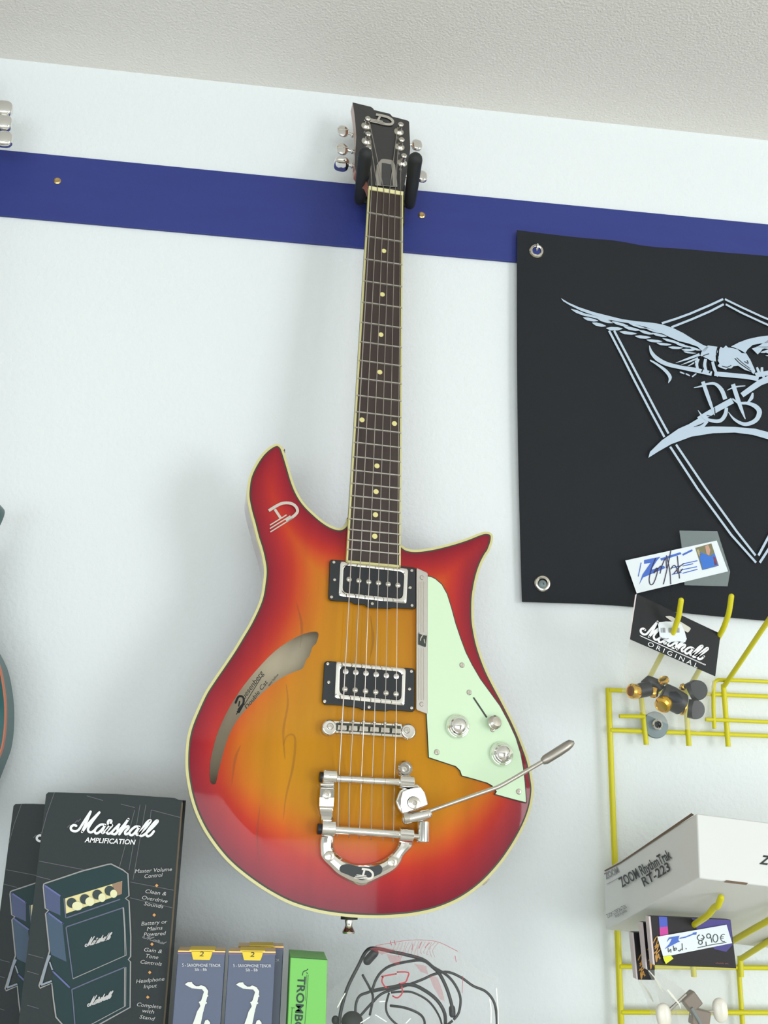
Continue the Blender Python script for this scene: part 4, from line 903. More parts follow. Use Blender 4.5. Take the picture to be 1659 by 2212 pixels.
# ================================================================== packets of tuning pegs with the price tag
HA_ = wallp(0.168)
Z8 = Z(1340, 1960, 5.2)
hq = Z8((335, 100), (1238, 140), (1302, 684), (385, 647))
pk = thing('hang_bag', 'front packet with a black and purple header card and white price tag', 'bag', HA_.at(Z8((840, 1311))[0]), 'packets hanging on the lower hook')
a = HA_.many(hq, 0.0); hdc = MB().prism(a, [p+np.array([0, 0.009, 0.0]) for p in a]).build('header_card', mat('card_black2', (30, 26, 30), 0.45, spec=0.3), pk)
MB().prism([p+np.array([0, -0.0004, 0]) for p in HA_.many(Z8((316, 104), (336, 100), (386, 648), (366, 636)))], [p+np.array([0, 0.008, 0]) for p in HA_.many(Z8((316, 104), (336, 100), (386, 648), (366, 636)))]).build('card_edge', mat('card_edge', (214, 200, 200)), hdc)
pr_ = MB(); pr_.fill(HA_, Z8((800, 122), (1236, 142), (1262, 420), (1190, 500), (1060, 470), (900, 330)), 0.0003)
pr_.build('purple_print', mat('violet_print', (62, 50, 148), 0.4, var=(14, (44, 34, 100), (6, 1, 1))), hdc)
pr_ = MB(); pr_.fill(HA_, Z8((432, 104), (525, 108), (532, 215), (440, 225)), 0.0004); pr_.build('blue_print', mat('royal_print', (62, 84, 188), 0.4), hdc)
pr_ = MB(); pr_.fill(HA_, Z8((440, 225), (532, 215), (540, 310), (445, 325)), 0.0004); pr_.build('pink_print', mat('pink_print', (198, 50, 150), 0.4), hdc)
def gold_script(px, off, pl, par):
    g = MB()
    zz = lambda *pts: [(q[0]+off[0], q[1]+off[1]) for q in Z8(*pts)]
    for p in (((370, 400), (400, 340), (425, 330), (405, 420), (390, 470), (440, 400)), ((385, 440), (430, 420), (400, 520), (450, 470)), ((380, 520), (400, 500), (410, 590), (425, 520), (440, 580)), ((395, 540), (405, 615), (420, 560), (450, 570))):
        g.rib(pl, zz(*p), 2.0, 0.0005, True, 4)
    g.build('gold_script', mat('gold_print', (196, 140, 50), 0.35), par)
gold_script(None, (0, 0), HA_, hdc)
pr_ = MB(); pr_.text(HA_, 'ukulele set', Z8((1070, 632))[0], Z8((1215, 638))[0], 3.2, 0.0005); pr_.build('small_print', mat('rust_print', (140, 74, 56), 0.4), hdc)
pl2 = MB()
def pouch(pl, px, par, hs=(0.010, -0.004)):
    m_ = MB(); m_.poly(pl.many(px, hs[0])); m_.poly(pl.many(px, hs[1])); return m_.build('pouch_film', clear('pouch_film', (220, 218, 208), 0.09, 0.12), par)
pouch(HA_, Z8((385, 650), (1300, 688), (1215, 860), (1190, 1100), (1230, 1400), (1180, 1700), (640, 1700), (560, 1400), (600, 1100), (480, 850)), pk, (-0.002, -0.016))
gl_ = MB()
for p in (((530, 925), (600, 1010)), ((600, 1010), (665, 1090), (680, 1140))): gl_.rib(HA_, Z8(*p), [3.5, 5][:len(p)] if len(p) == 2 else [4, 3, 1], -0.001, False)
gl_.build('film_glint', mat('film_glint', (236, 234, 220), 0.1, coat=1.0), pk)  # pale strokes paint the white highlights on the pouch film
for k, (off, dy, lab) in enumerate((((-16, 13), 0.019, 'middle packet with black card and gold script, half hidden by the price-tagged one'), ((-36.5, 35), 0.040, 'rearmost packet with black card and gold script on the lower hook'))):
    pl3 = wallp(0.168-dy); sc3 = 1-0.02*(k+1)
    zz = lambda *pts: [(q[0]+off[0], q[1]+off[1]) for q in Z8(*pts)]
    tp = thing('hang_bag', lab, 'bag', pl3.at(zz((840, 1311))[0]), 'packets hanging on the lower hook')
    hq3 = zz((335, 100), (470+105*k, 106), (470+105*k, 634), (385, 630))
    a = pl3.many(hq3); h3c = MB().prism(a, [p+np.array([0, 0.009, 0]) for p in a]).build('header_card', mat('card_black2', (40, 36, 40)), tp)
    b_ = zz((318, 104), (336, 100), (386, 632), (368, 622)); MB().prism([p+np.array([0, -0.0004, 0]) for p in pl3.many(b_)], [p+np.array([0, 0.008, 0]) for p in pl3.many(b_)]).build('card_edge', mat('card_edge', (214, 200, 200)), h3c)
    gold_script(None, (off[0]+4, off[1]+2), pl3, h3c)
    pouch(pl3, zz((385, 632), (470+105*k, 634), (800, 860), (900, 1400), (900, 1650), (700, 1650), (560, 1100), (480, 850)), tp, (-0.003, -0.012))
    gl_ = MB(); gl_.rib(pl3, zz((400, 640), (470, 720), (520, 800), (560, 880)), [2, 3, 5, 2], -0.002, False); gl_.build('film_glint', mat('film_glint', (236, 234, 220)), tp)  # one pale streak per rear pouch, a painted glint on the film
# price tag stuck on the front packet
tq = Z8((415, 330), (1193, 195), (1256, 402), (482, 558))
pt2 = thing('price_tag', 'white price tag reading 8,90 with a blue arrow, stuck on the front packet', 'tag', HA_.at(Z8((840, 480))[0], 0.001))
MB().prism(HA_.many(tq, 0.0018), HA_.many(tq, 0.0012)).build('tag_sheet', paper, pt2)
Z9 = Z(1430, 2000, 9.76); TPl = HA_; th = 0.0021
bl = MB(); bl.fill(TPl, Z9((118, 300), (150, 245), (370, 208), (355, 245), (345, 300), (380, 330), (330, 350), (60, 490), (160, 380), (210, 270), (150, 285), (105, 345)), th)
bl.fill(TPl, Z9((365, 255), (500, 225), (650, 165), (650, 145), (735, 130), (725, 185), (655, 190), (500, 250), (375, 275)), th); bl.build('blue_arrow', blue_ink, pt2)
wrt = MB()
def circ(cx_, cy_, rx, ry, a0=0, a1=360, w_=1.9):
    wrt.rib(TPl, [Z9((cx_+rx*math.cos(R_(a)), cy_+ry*math.sin(R_(a))))[0] for a in np.linspace(a0, a1, 18)], w_, th, True)
circ(815, 250, 68, 62, -60, 250); circ(850, 245, 42, 30, -60, 120, 1.6); circ(812, 350, 40, 42); circ(985, 215, 42, 46); wrt.rib(TPl, Z9((1022, 225), (1045, 290), (1052, 345)), 1.9, th); circ(1128, 262, 52, 82)
wrt.rib(TPl, Z9((928, 340), (936, 422)), 1.9, th); circ(1300, 255, 62, 76, 70, 290, 1.5); wrt.rib(TPl, Z9((1225, 240), (1300, 228)), 1.1, th); wrt.rib(TPl, Z9((1228, 275), (1300, 262)), 1.1, th)
wrt.rib(TPl, Z9((755, 462), (1050, 400), (1355, 350)), 1.4, th)
for p in (((130, 475), (140, 555), (185, 490), (190, 555)), ((240, 425), (258, 530), (262, 480), (310, 470), (290, 515)), ((350, 520), (375, 530), (410, 490)), ((425, 375), (432, 510)), ((508, 478), (512, 486))): wrt.rib(TPl, Z9(*p), 1.7, th, True, 3)
wrt.build('handwriting', mat('ink_green_black', (44, 58, 60), 0.5), pt2)
yt = Z9((18, 655), (188, 622), (242, 690), (165, 745), (85, 805), (50, 740)); MB().prism(TPl.many(yt, 0.0026), TPl.many(yt, 0.0019)).build('yellow_sticker', mat('yellow_sticker', (222, 224, 30), 0.5), pt2)
# the pegs in the front pouch
def peg(label, wpos, br_):
    c = HA_.at(Z8(wpos)[0], -0.010); t_ = thing('tuning_peg', label, 'peg', c, 'tuning pegs in the front packet')
    MB().ell(c, (0.0072, 0, 0.001), (0, 0.0042, 0), (-0.001, 0, 0.0105), 18, 12, 0.85).build('button', mat('ivory_button', (236, 230, 216), 0.3, coat=0.4), t_)
    a, b = br_; A, Bq = HA_.at(Z8(a)[0], -0.010), HA_.at(Z8(b)[0], -0.010); d = Bq-A; u = np.cross(d, (0, 1, 0)); u /= np.linalg.norm(u)
    MB().box((A+Bq)/2, d/2, u*0.0072, np.array([0, 0.005, 0])).build('gear_case', mat('bronze_metal', (120, 104, 92), 0.4, 0.3), t_, bevel=0.0015)
    MB().tube([c, (c+A)/2, A], 0.0016, 8).build('shaft', brushed, t_)
peg('ivory tuning peg at the left of the front packet, below the black card', (487, 1215), ((740, 980), (850, 1130)))
peg('ivory tuning peg at the right of the front packet, below the black card', (1120, 1155), ((790, 1210), (990, 1260)))
MB_ = MB(); A = HA_.at(Z8((800, 1130))[0], -0.004); Bq = HA_.at(Z8((905, 1311))[0], -0.004)
tag(MB_.tube([A, Bq], 0.0016, 8).build('peg_screw', steel, loc=tuple(A)), 'thin grey screw between the two ivory tuning pegs', 'screw')

# ================================================================== things on the shelf under the guitar
shelf_y = W-0.175
def zat(u, v, off): return wallp(off).at((u, v))[2]
ZS = zat(400, 2420, 0.15)
sh = MB().box((-0.0, W-0.12, ZS-0.011), (0.62, 0, 0), (0, 0.119, 0), (0, 0, 0.0095)); struct(sh.build('trim_1', mat('shelf_white', (222, 222, 216), 0.5), bevel=0.001))
# guitar amplifier cartons
AF = wallp(0.135)
f_tl, f_tr, f_bl, f_br = (100, 1711.5), (395, 1728.5), (28.5, 2420), (345, 2425)
amp_l = 'dark carton picturing a small stack amplifier, in front at the left'
w_tl, w_tr = AF.at(f_tl), AF.at(f_tr); x0a, x1a = w_tl[0], w_tr[0]; ztop = (w_tl[2]+w_tr[2])/2
amp = thing('amplifier_carton', amp_l, 'box', ((x0a+x1a)/2, W-0.135+0.0225, ZS), 'amplifier cartons on the shelf')
dark_card = mat('dark_carton', (44, 51, 52), 0.55, var=(5, (37, 44, 45)), spec=0.3, bump=(300, 0.0003))
DA = 0.042
dent = [AF.at(p) for p in ((101, 1716), (104, 1711.5), (120, 1711.5), (240, 1715), (285, 1718), (370, 1724), (378, 1728), (395, 1729.5), (345+15, 2210), (46, 2207))]
dent[-2] = np.array([x1a, W-0.135, ZS+0.0005]); dent[-1] = np.array([x0a, W-0.135, ZS+0.0005]); dent[0][0] = x0a; dent[-3][0] = x1a
sh_o = MB().prism(dent, [p+np.array([0, DA, 0]) for p in dent]).build('shell', dark_card, amp, bevel=0.0008)
ed = MB(); ed.prism([np.array([x1a-0.0012, W-0.1352, ztop-0.004]), np.array([x1a+0.0003, W-0.1352, ztop-0.004]), np.array([x1a+0.0003, W-0.1352, ZS+0.001]), np.array([x1a-0.0012, W-0.1352, ZS+0.001])],
                    [np.array([x1a-0.0012, W-0.134, ztop-0.004]), np.array([x1a+0.0003, W-0.134, ztop-0.004]), np.array([x1a+0.0003, W-0.134, ZS+0.001]), np.array([x1a-0.0012, W-0.134, ZS+0.001])])
ed.build('worn_edge', mat('worn_card', (96, 84, 66), 0.8), sh_o)
ZA, ZL = Z(80, 1850, 5.184), Z(140, 1740, 7.9)
ZW = Z(0, 1690, 3.95)
art = lambda nm, m_, fn: (lambda b: (fn(b), b.build(nm, m_, sh_o)))(MB())
h1, h2, h3_, h4 = 0.0004, 0.0007, 0.0010, 0.0013
def faint(b):
    for p in ((((465, 85), (400, 270), (355, 440))), ((335, 672), (740, 750)), ((310, 800), (430, 830)), ((1150, 235), (1020, 720)), ((1245, 190), (1135, 830)), ((1195, 190), (1100, 750)), ((1290, 235), (1280, 330)), ((1290, 235), (1540, 300)), ((1030, 185), (1150, 215)), ((740, 115), (880, 155)), ((1110, 850), (1480, 920)), ((1110, 985), (1470, 1070)), ((240, 1465), (370, 1500)), ((230, 1610), (330, 1640)), ((230, 1900), (330, 1930))):
        b.rib(AF, ZW(*p), 1.3, h1, False)
    for p in ((575, 385), (640, 345), (665, 335)): b.rib(AF, ZW(p, (p[0]+22, p[1]-22)), 2, h1)
art('faint_line', mat('faint_print', (92, 92, 96), 0.5), faint)
full = [(75, 310), (100, 298), (300, 232), (500, 165), (790, 90), (830, 85), (960, 150), (1018, 195), (1030, 440), (990, 470), (1030, 500), (1050, 900), (1048, 1120), (1022, 1155), (1047, 1180), (1042, 1690), (700, 1880), (500, 1990), (380, 1990), (210, 1800), (165, 1420), (178, 1290), (140, 1060), (95, 640), (128, 605), (92, 580), (70, 340)]
art('cabinet_picture', mat('teal_print', (29, 56, 58), 0.55, var=(8, (26, 50, 53)), spec=0.3), lambda b: b.fill(AF, ZA(*full), h1))
art('cabinet_side', mat('indigo_print', (62, 74, 112), 0.5), lambda b: b.fill(AF, ZA((88, 318), (258, 442), (262, 660), (125, 600), (100, 570), (82, 345)), h2))
art('cabinet_side', mat('slate_print', (50, 74, 98), 0.5), lambda b: (b.fill(AF, ZA((104, 632), (285, 752), (300, 900), (330, 1180), (160, 1100), (140, 1000)), h2)))
art('cabinet_ledge', mat('lilac_print', (92, 98, 152), 0.5), lambda b: [b.rib(AF, ZA(*p), 3.6, h3_) for p in (((92, 328), (255, 440)), ((120, 628), (288, 752)), ((180, 1290), (362, 1465)))])
def grille(b):
    for p in (((325, 795), (340, 785), (970, 572)), ((325, 795), (370, 1130), (402, 1370)), ((390, 1490), (620, 1390), (985, 1240)), ((390, 1490), (410, 1700), (425, 1900)), ((302, 470), (322, 690)), ((330, 688), (930, 480))): b.rib(AF, ZA(*p), 2.6, h3_, False)
art('grille_frame', mat('mauve_print', (88, 92, 118), 0.5), grille)
def outl(b):
    b.rib(AF, ZA(*[full[i] for i in (22, 23, 24, 25, 26, 0, 1, 2, 3, 4, 5, 6, 7, 8, 9, 10, 11, 12, 13, 14, 15, 16, 17)]), 2.8, h3_, False)
    b.rib(AF, ZA((140, 1060), (85, 1240), (22, 1450), (32, 1475), (165, 1420), (185, 1610), (212, 1800), (300, 1900)), 3.0, h3_, False)
    for p in (((970, 572), (985, 780), (1000, 1105), (402, 1370)), ((962, 572), (978, 800), (985, 1110)), ((995, 1240), (992, 1675), (600, 1885)), ((980, 1250), (978, 1680))): b.rib(AF, ZA(*p), 1.7, h3_, False)
art('outline_print', mat('ash_print', (150, 148, 146), 0.5), outl)
art('stand_picture', mat('steel_print', (138, 148, 160), 0.5), lambda b: [b.rib(AF, ZA(*p), w_, h4, False) for p, w_ in ((((140, 1105), (110, 1190), (45, 1440)), [7, 5, 4]), (((45, 1440), (165, 1395)), 4), (((140, 1180), (172, 1270)), 3))])
art('control_panel', mat('panel_print', (224, 212, 150), 0.5), lambda b: b.fill(AF, ZA((315, 470), (955, 275), (950, 420), (325, 640)), h2))
art('panel_brown_area', mat('panel_brown', (150, 118, 92), 0.5), lambda b: b.fill(AF, ZA((840, 312), (955, 278), (950, 420), (880, 444)), h3_))  # printed brown area at the right end of the panel
art('knob_picture', mat('knob_print', (30, 48, 48), 0.5), lambda b: [b.disc(AF, ZA(c)[0], r/5.184, h4) for c, r in (((388, 520), 56), ((535, 478), 56), ((675, 428), 56), ((812, 385), 56))])
art('knob_cream_disc', mat('ivory_print', (226, 222, 176), 0.5), lambda b: [b.disc(AF, ZA(c)[0], r/5.184, h4+0.0003, 16, r2/5.184) for c, r, r2 in (((452, 555), 60, 50), ((592, 505), 52, 50), ((728, 462), 42, 48), ((858, 418), 40, 46))])  # printed cream discs beside the black knobs
lt = MB(); marshall(lt, AF, lambda p: ZL(p)[0], 5.2, h4); lt.text(AF, 'AMPLIFICATION', ZL((335, 625))[0], ZL((1208, 668))[0], 10.5, h4, 0.22, 0.022)
lt.build('lettering', white_ink, sh_o)
lt = MB()
for q in (((535, 1005), (840, 850), (612, 905)), ((562, 1675), (852, 1505), (640, 1565))): marshall(lt, AF, affine([(85, 400), (1595, 260), (440, 100)], ZA(*q)), 2.2, h4)
for tx, a, b, hh_ in (('Master Volume', (1095, 188), (1512, 163), 44), ('Control', (1205, 243), (1410, 226), 42), ('Clean &', (1212, 408), (1446, 440), 42), ('Overdrive', (1175, 478), (1458, 522), 42), ('Sounds', (1195, 545), (1412, 582), 42), ('Battery or', (1168, 775), (1462, 748), 42), ('Mains', (1230, 833), (1408, 818), 42), ('Powered', (1195, 895), (1446, 880), 42),
                      ('Gain &', (1198, 1062), (1400, 1085), 42), ('Tone', (1218, 1132), (1356, 1150), 42), ('Controls', (1158, 1198), (1396, 1225), 42), ('Headphone', (1110, 1420), (1428, 1390), 42), ('Input', (1195, 1478), (1346, 1466), 42), ('Complete', (1118, 1676), (1390, 1706), 42), ('with', (1178, 1745), (1310, 1762), 42), ('Stand', (1145, 1812), (1318, 1840), 42)):
    lt.text(AF, tx, ZA(a)[0], ZA(b)[0], hh_/5.184, h4, 0.25)
lt.build('caption_lettering', mat('silver_print', (190, 188, 186), 0.5), sh_o)
lt = MB(); marshall(lt, AF, affine([(85, 400), (1595, 260), (440, 100)], ZA((1178, 905), (1590, 1000), (1270, 890))), 1.6, h1, 9)
lt.build('faint_script', mat('faint_script', (120, 120, 122), 0.5), sh_o)
art('diamond_mark', mat('amber_print', (210, 150, 80), 0.5), lambda b: [b.fill(AF, ZA((x, y-20), (x+20, y), (x, y+20), (x-20, y)), h4) for x, y in ((1340, 326), (1312, 656), (1287, 983), (1262, 1299), (1240, 1576))])
# the second carton behind
o2_ = wallp(0.135-0.055).at((29, 1741)); amp2 = copy_tree(amp)
amp2.location = amp.location+Vector((o2_[0]-x0a, 0.055, 0)); amp2.location.z = ZS
amp2['label'] = 'second dark amplifier carton, behind and left of the front one'
amp2.location.z = ZS+min(0, o2_[2]-ztop)+0.0
# tenor saxophone reed boxes
SF = wallp(0.150)
ZR = Z(360, 2010, 4.608)
def wr3(px, off): return wallp(off).at(px)
r_tl, r_tr = SF.at(ZR((112, 212))[0]), SF.at(ZR((584, 216))[0]); rx0, rx1, rz = r_tl[0], r_tr[0], (r_tl[2]+r_tr[2])/2
reed = thing('reed_box', 'slate blue saxophone reed box with a yellow tab, left of the two at the front', 'box', ((rx0+rx1)/2, W-0.15+0.011, ZS), 'saxophone reed boxes')
MB().box(((rx0+rx1)/2, W-0.15+0.011, (rz+ZS)/2), ((rx1-rx0)/2, 0, 0), (0, 0.0108, 0), (0, 0, (rz-ZS)/2-0.0003)).build('carton', mat('slate_card', (74, 84, 112), 0.4, coat=0.2, var=(6, (68, 78, 106))), reed, bevel=0.0006)
carton = reed.children[0]
def rart(nm, m_, fn): b = MB(); fn(b); return b.build(nm, m_, carton)
RF = wallp(0.1508)
rart('gold_lid', mat('gold_card', (222, 178, 96), 0.3, 0.3), lambda b: b.box(((rx0+rx1)/2, W-0.15+0.011, rz+0.0004), ((rx1-rx0)/2, 0, 0), (0, 0.0112, 0), (0, 0, 0.0006)))
rart('violet_line', mat('violet_line', (112, 92, 128), 0.4), lambda b: b.fill(RF, ZR((110, 218), (584, 222), (584, 240), (108, 236)), 0.0002))
tb = rart('yellow_tab', mat('yellow_tab', (238, 206, 44), 0.45), lambda b: b.box((RF.at(ZR((352, 212))[0])[0], W-0.15+0.0105, rz+0.0014), (0.0112, 0, 0), (0, 0.0117, 0), (0, 0, 0.0004)).prism(RF.many(ZR((246, 208), (456, 212), (446, 250), (432, 288), (425, 294), (268, 291), (262, 286), (252, 240)), 0.0010), RF.many(ZR((246, 208), (456, 212), (446, 250), (432, 288), (425, 294), (268, 291), (262, 286), (252, 240)), 0.0003)))
rart('tab_number', dark_ink, lambda b: b.text(RF, '2', ZR((325, 256))[0], ZR((368, 257))[0], 10, 0.0013, 0.15))
rart('lettering', mat('ivory_ink', (222, 222, 226), 0.5), lambda b: (b.text(RF, '5 - SAXOPHONE TENOR', ZR((155, 360))[0], ZR((536, 363))[0], 6.8, 0.0004), b.text(RF, 'Sib - Bb', ZR((280, 402))[0], ZR((400, 402))[0], 6.4, 0.0004)))
def sax(b):
    b.fill(RF, ZR((182, 535), (210, 515), (252, 513), (258, 530), (292, 555), (322, 555), (342, 543), (385, 560), (413, 600), (405, 655), (390, 720), (366, 800), (352, 870), (338, 935), (330, 1100), (245, 1100), (258, 935), (285, 865), (302, 808), (336, 752), (326, 720), (346, 690), (371, 610), (352, 585), (300, 580), (250, 575), (202, 550)), 0.0004)
    b.fill(RF, ZR((362, 1000), (372, 930), (385, 895), (410, 888), (430, 912), (438, 960), (432, 1100), (360, 1100)), 0.0004)
    for p in ((405, 650), (392, 720), (330, 715), (360, 800)): b.disc(RF, ZR(p)[0], 2.0, 0.0004)
rart('saxophone_picture', mat('ivory_picture', (232, 234, 226), 0.5), sax)
for (px, off, lab) in (((619, 205), 0.150, 'slate blue saxophone reed box with a yellow tab, right of the two at the front'), ((700, 250), 0.118, 'third saxophone reed box, mostly hidden behind the right-hand one')):
    c = copy_tree(reed); p = wallp(off).at(ZR(px)[0]); dx = p[0]-rx0
    if off < 0.14: p = wallp(off).at(ZR((1160, 246))[0]); dx = p[0]-rx1
    c.location = reed.location+Vector((dx, 0.150-off, 0)); c['label'] = lab
    if off < 0.14: c.location.z = ZS
# green trombone box
TF = wallp(0.145)
t_tl, t_tr = TF.at(ZR((1231, 262))[0]), TF.at(ZR((1601, 288))[0]); t_bl = TF.at((604, 2425)); 
tro = thing('slide_cream_box', 'bright green slim box with dark lettering standing right of the reed boxes', 'box', ((t_tl[0]+t_tr[0])/2, W-0.14+0.012, ZS))
dz = (t_tr[2]-t_tl[2])
fr4 = [t_tl, t_tr, np.array([t_tr[0]+0.002, W-0.145, ZS+0.0004]), np.array([t_tl[0]+0.001, W-0.145, ZS+0.0004])]
gc = MB().prism(fr4, [p+np.array([0, 0.046, 0]) for p in fr4]).build('carton', mat('green_card', (118, 200, 88), 0.45, var=(5, (120, 198, 92))), tro, bevel=0.0008)
gb = MB(); gb.rib(TF, ZR((1230, 266), (1600, 292)), 1.4, 0.0004, False)
gb.text(TF, 'TROMBONE', ZR((1308, 455))[0], ZR((1255, 1180))[0], 16.5, 0.0004, 0.0, 0.02)
for p, w_ in ((((1410, 440), (1395, 700), (1370, 1000)), 0.8), (((1395, 440), (1380, 700)), 0.6), (((1250, 775), (1240, 931), (1232, 1100)), 1.0), (((1240, 770), (1275, 772)), 1.2)): gb.rib(TF, ZR(*p), w_, 0.0004, False)
for p in (((1405, 385), (1390, 400), (1368, 405)), ((1352, 445), (1360, 412), (1385, 400)), ((1395, 420), (1400, 428))): gb.rib(TF, ZR(*p), 1.6, 0.0004, True, 3)
gb.build('lettering', mat('deep_green_ink', (30, 62, 50), 0.5), gc)
# bag with a coiled cable
BF = wallp(0.085); ZK = Z(690, 2000, 3.858)
cbx = BF.at(ZK((800, 818))[0])
bag = thing('cable_bag', 'clear plastic bag printed in red, holding a coiled black cable, right of the green box', 'bag', (cbx[0], W-0.085, ZS))
bo_ = ZK((38, 818), (60, 560), (200, 452), (300, 330), (380, 215), (470, 165), (650, 126), (850, 112), (1000, 138), (1150, 205), (1300, 355), (1480, 432), (1530, 600), (1548, 818), (1560, 1200), (1500, 1560), (100, 1560), (20, 1200))
bm_ = MB(); bm_.poly(BF.many(bo_, 0.014)); bm_.poly(BF.many(bo_, -0.016)); bgf = bm_.build('bag_film', clear('bag_film_grey', (206, 204, 200), 0.06, 0.10), bag)
rd = mat('red_print', (190, 74, 80), 0.6)
rp_ = MB()
for p, w_ in ((((520, 422), (580, 410), (640, 400)), 3.2), (((650, 385), (740, 388), (735, 430), (715, 470), (665, 482)), 3.2), (((530, 425), (520, 462), (545, 505), (570, 515)), 3.2), (((685, 500), (690, 560), (650, 600), (612, 585)), 3.2),
              (((470, 165), (640, 135), (760, 118), (900, 120), (1010, 142), (1150, 212)), 1.0), (((600, 160), (590, 125)), 1.4), (((632, 155), (622, 120)), 1.4), (((770, 200), (780, 150)), 1.2), (((830, 190), (850, 140)), 1.2), (((880, 180), (920, 140)), 1.2),
              (((1130, 250), (1140, 300)), 1.2), (((1195, 420), (1190, 560)), 1.0)): rp_.rib(BF, ZK(*p), w_, 0.0145, True, 3)
rp_.build('red_print', rd, bag)
rs_ = MB()
for p in (((915, 410), (985, 430), (1025, 540), (1045, 630), (1005, 610), (940, 490)), ((560, 235), (690, 255), (660, 330), (590, 305)), ((790, 315), (890, 335), (905, 405), (840, 380)), ((420, 190), (500, 170), (640, 200), (520, 240))): rs_.fill(BF, ZK(*p), 0.0142)
for k in range(14): rs_.rib(BF, ZK((640+k*27, 128+abs(k-7)*2), (618+k*25, 190+(k % 4)*14), (600+k*28, 225+(k*k % 5)*9)), 1.6, 0.0142, False, 3)
rs_.build('red_haze_print', clear('red_ink_film', (184, 66, 72), 0.34, 0.4), bag)
gs_ = MB()
for p in (((1420, 610), (1432, 700), (1430, 810)), ((1475, 520), (1488, 680), (1490, 818)), ((340, 812), (420, 760)), ((465, 740), (560, 800)), ((500, 632), (550, 628)), ((215, 560), (150, 680)), ((720, 812), (760, 772))): gs_.rib(BF, ZK(*p), [2.2]*len(p), 0.0146, False)
gs_.build('film_glint', mat('film_glint', (236, 234, 220)), bag)  # highlights of the bag film, painted as pale strokes
cbm = mat('cable_rubber', (42, 46, 47), 0.45)
cable = thing('coiled_cable', 'thin black coiled earphone cable inside the clear red-printed bag', 'cable', (cbx[0], W-0.085, ZS+0.004))
def cab(pts, r, z0=0.0):
    P = smooth(ZK(*pts), 6); n = len(P); ph_ = pts[0][0]*0.01
    return MB().tube([BF.at(p, z0+0.005*math.sin(ph_+6.0*i/n)) for i, p in enumerate(P)], r, 8).build('cord', cbm, cable)
cab(((160, 900), (170, 760), (195, 640), (240, 500), (320, 340), (390, 212), (460, 186), (600, 215), (720, 240), (860, 280), (940, 340), (1000, 400), (1060, 520), (1100, 650), (1110, 720)), 0.0017)
cab(((300, 745), (305, 650), (340, 580), (430, 540), (470, 450), (520, 380), (600, 330), (740, 297), (860, 290), (960, 350), (1060, 410), (1130, 490), (1175, 600), (1162, 720), (1120, 780)), 0.0013)
cab(((345, 745), (440, 640), (530, 560), (700, 505), (850, 450), (960, 402), (1070, 385), (1180, 430), (1280, 500), (1390, 550), (1460, 650), (1480, 818), (1470, 950)), 0.0013)
cab(((360, 410), (420, 520), (446, 600), (420, 740)), 0.0012, 0.004)
cab(((430, 545), (600, 512), (760, 490), (880, 540), (980, 620), (1040, 720), (1050, 818), (1040, 950)), 0.0017)
cab(((580, 560), (555, 660), (570, 740), (640, 818), (760, 900), (900, 930), (1040, 950)), 0.0011); cab(((590, 665), (700, 680), (800, 715), (860, 760), (875, 830), (820, 930)), 0.0012)
cab(((600, 556), (690, 548), (780, 556), (900, 620), (980, 720), (1020, 830), (1000, 940)), 0.001)
cab(((180, 860), (300, 930), (500, 980), (760, 960), (960, 900), (1110, 790)), 0.0012)
MB().capsule([BF.at(ZK((400, 290))[0], 0.004), BF.at(ZK((458, 225))[0], 0.006)], 0.0042).build('plug', black, cable)
MB().ell(BF.at(ZK((272, 800))[0], 0.002), (0.0105, 0, 0), (0, 0.008, 0), (0, 0, 0.0095)).build('earpiece', rubber, cable)
MB().capsule([BF.at(ZK((1105, 690))[0], 0.002), BF.at(ZK((1108, 735))[0], 0.002)], 0.0032).build('splitter', black, cable)
MB().ell(BF.at(ZK((132, 785))[0], 0.002), (0.0036, 0, 0), (0, 0.003, 0), (0, 0, 0.004)).build('earpiece', rubber, cable)

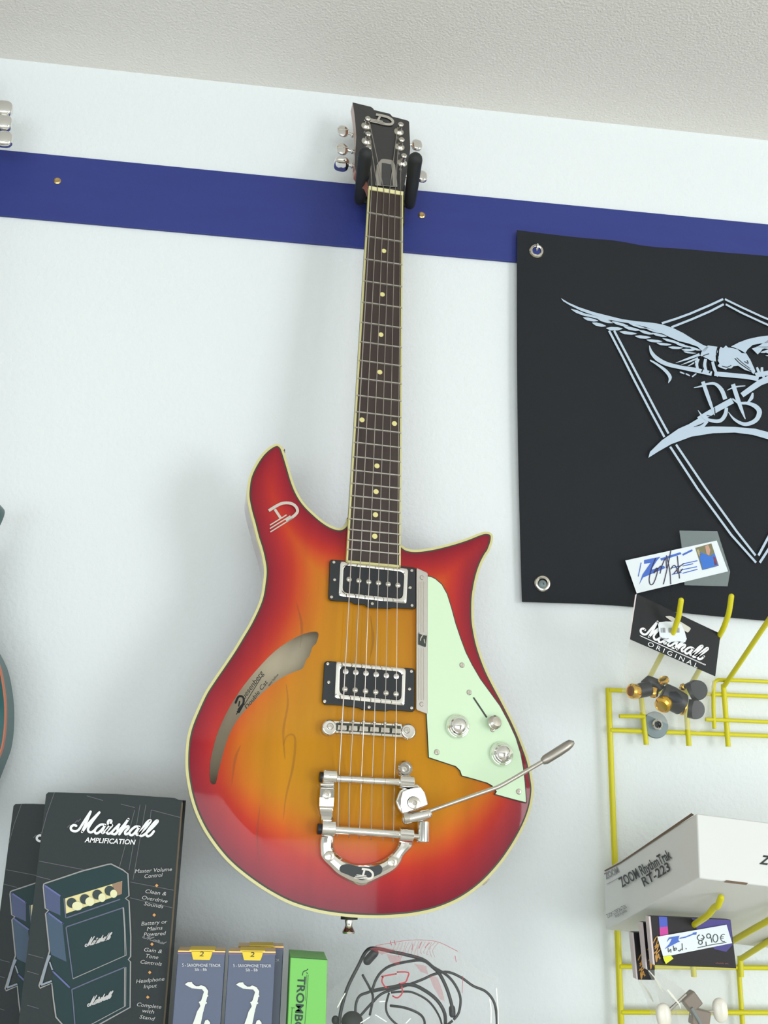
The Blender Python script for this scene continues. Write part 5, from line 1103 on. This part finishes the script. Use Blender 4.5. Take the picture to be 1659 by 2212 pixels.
# ================================================================== the neighbouring guitar at the left edge
NP = wallp(0.075)
ng = thing('electric_guitar', 'teal guitar with copper edging, mostly outside the left edge of the picture', 'guitar', NP.at((-300, 1900)))
no_ = crv([(-300, 1900), (-420, 1890), (-540, 1820), (-610, 1700), (-600, 1560), (-540, 1420), (-500, 1300), (-520, 1180), (-500, 1080), (-455, 1050), (-420, 1130), (-370, 1190), (-300, 1200), (-190, 1190), (-80, 1165), (-32, 1128), (-14, 1098), (-10, 1080), (-18, 1078), (-30, 1110), (-46, 1200), (-50, 1290), (-35, 1360), (0, 1430), (13, 1490), (16.5, 1545), (12, 1600), (0, 1640), (-40, 1730), (-110, 1820), (-190, 1875)], 4)
no_ = [np.array(p)-np.array([4, 0]) for p in no_]; A = NP.many(no_, 0.0); inn = np.array([[p[0], p[2]] for p in A]); ins_ = inset(inn, 0.0014)
nb = MB(); nb.prism([np.array([p[0], W-0.075, p[1]]) for p in ins_], [np.array([p[0], W-0.033, p[1]]) for p in ins_])
nbo = nb.build('body', mat('teal_lacquer', (14, 76, 76), 0.35, coat=0.2, spec=0.25), ng)
nbb = MB(); f1 = [np.array([p[0], W-0.0752, p[1]]) for p in inn]; f2 = [np.array([p[0], W-0.0752, p[1]]) for p in ins_]; f3 = [np.array([p[0], W-0.069, p[1]]) for p in inn]; f4 = [np.array([p[0], W-0.069, p[1]]) for p in ins_]
nbb.strip(f1, f2, True); nbb.strip(f1, f3, True); nbb.strip(f3, f4, True); nbb.build('binding', mat('copper_binding', (176, 96, 60), 0.4), nbo)
np1, np2 = NP.at((-300, 1420), 0.008), NP.at((-165, 340), 0.008)
sd_ = np.cross(np2-np1, (0, 1, 0)); sd_ /= np.linalg.norm(sd_)
nk_ = [np1-sd_*0.026, np1+sd_*0.026, np2+sd_*0.021, np2-sd_*0.021]; MB().prism(nk_, [p+np.array([0, 0.022, 0]) for p in nk_]).build('neck', rosew, ng, bevel=0.004)
hq_ = [np2-sd_*0.021, np2+sd_*0.021, np2+sd_*0.034+(np2-np1)*0.10, np2+sd_*0.036+(np2-np1)*0.28, np2-sd_*0.036+(np2-np1)*0.28, np2-sd_*0.034+(np2-np1)*0.10]
hq_ = [p+np.array([0, 0.006+0.02*k, 0]) for p, k in zip(hq_, (0, 0, .4, 1, 1, .4))]
MB().prism(hq_, [p+np.array([0, 0.014, 0]) for p in hq_]).build('headstock', black, ng, bevel=0.001)
for px, hh_ in (((9, 235), 0.010), ((8, 266), 0.010), ((9, 301), 0.010)):
    c = wallp(0.052).at(px)
    tu = MB().tube([c-np.array([0.03, 0, 0]), c], 0.0025, 8).build('tuner', chrome, ng)
    MB().ell(c, (0.0105, 0, 0), (0, 0.006, 0), (0, 0, 0.0105), 18, 12, 0.7).build('button', chrome, tu)
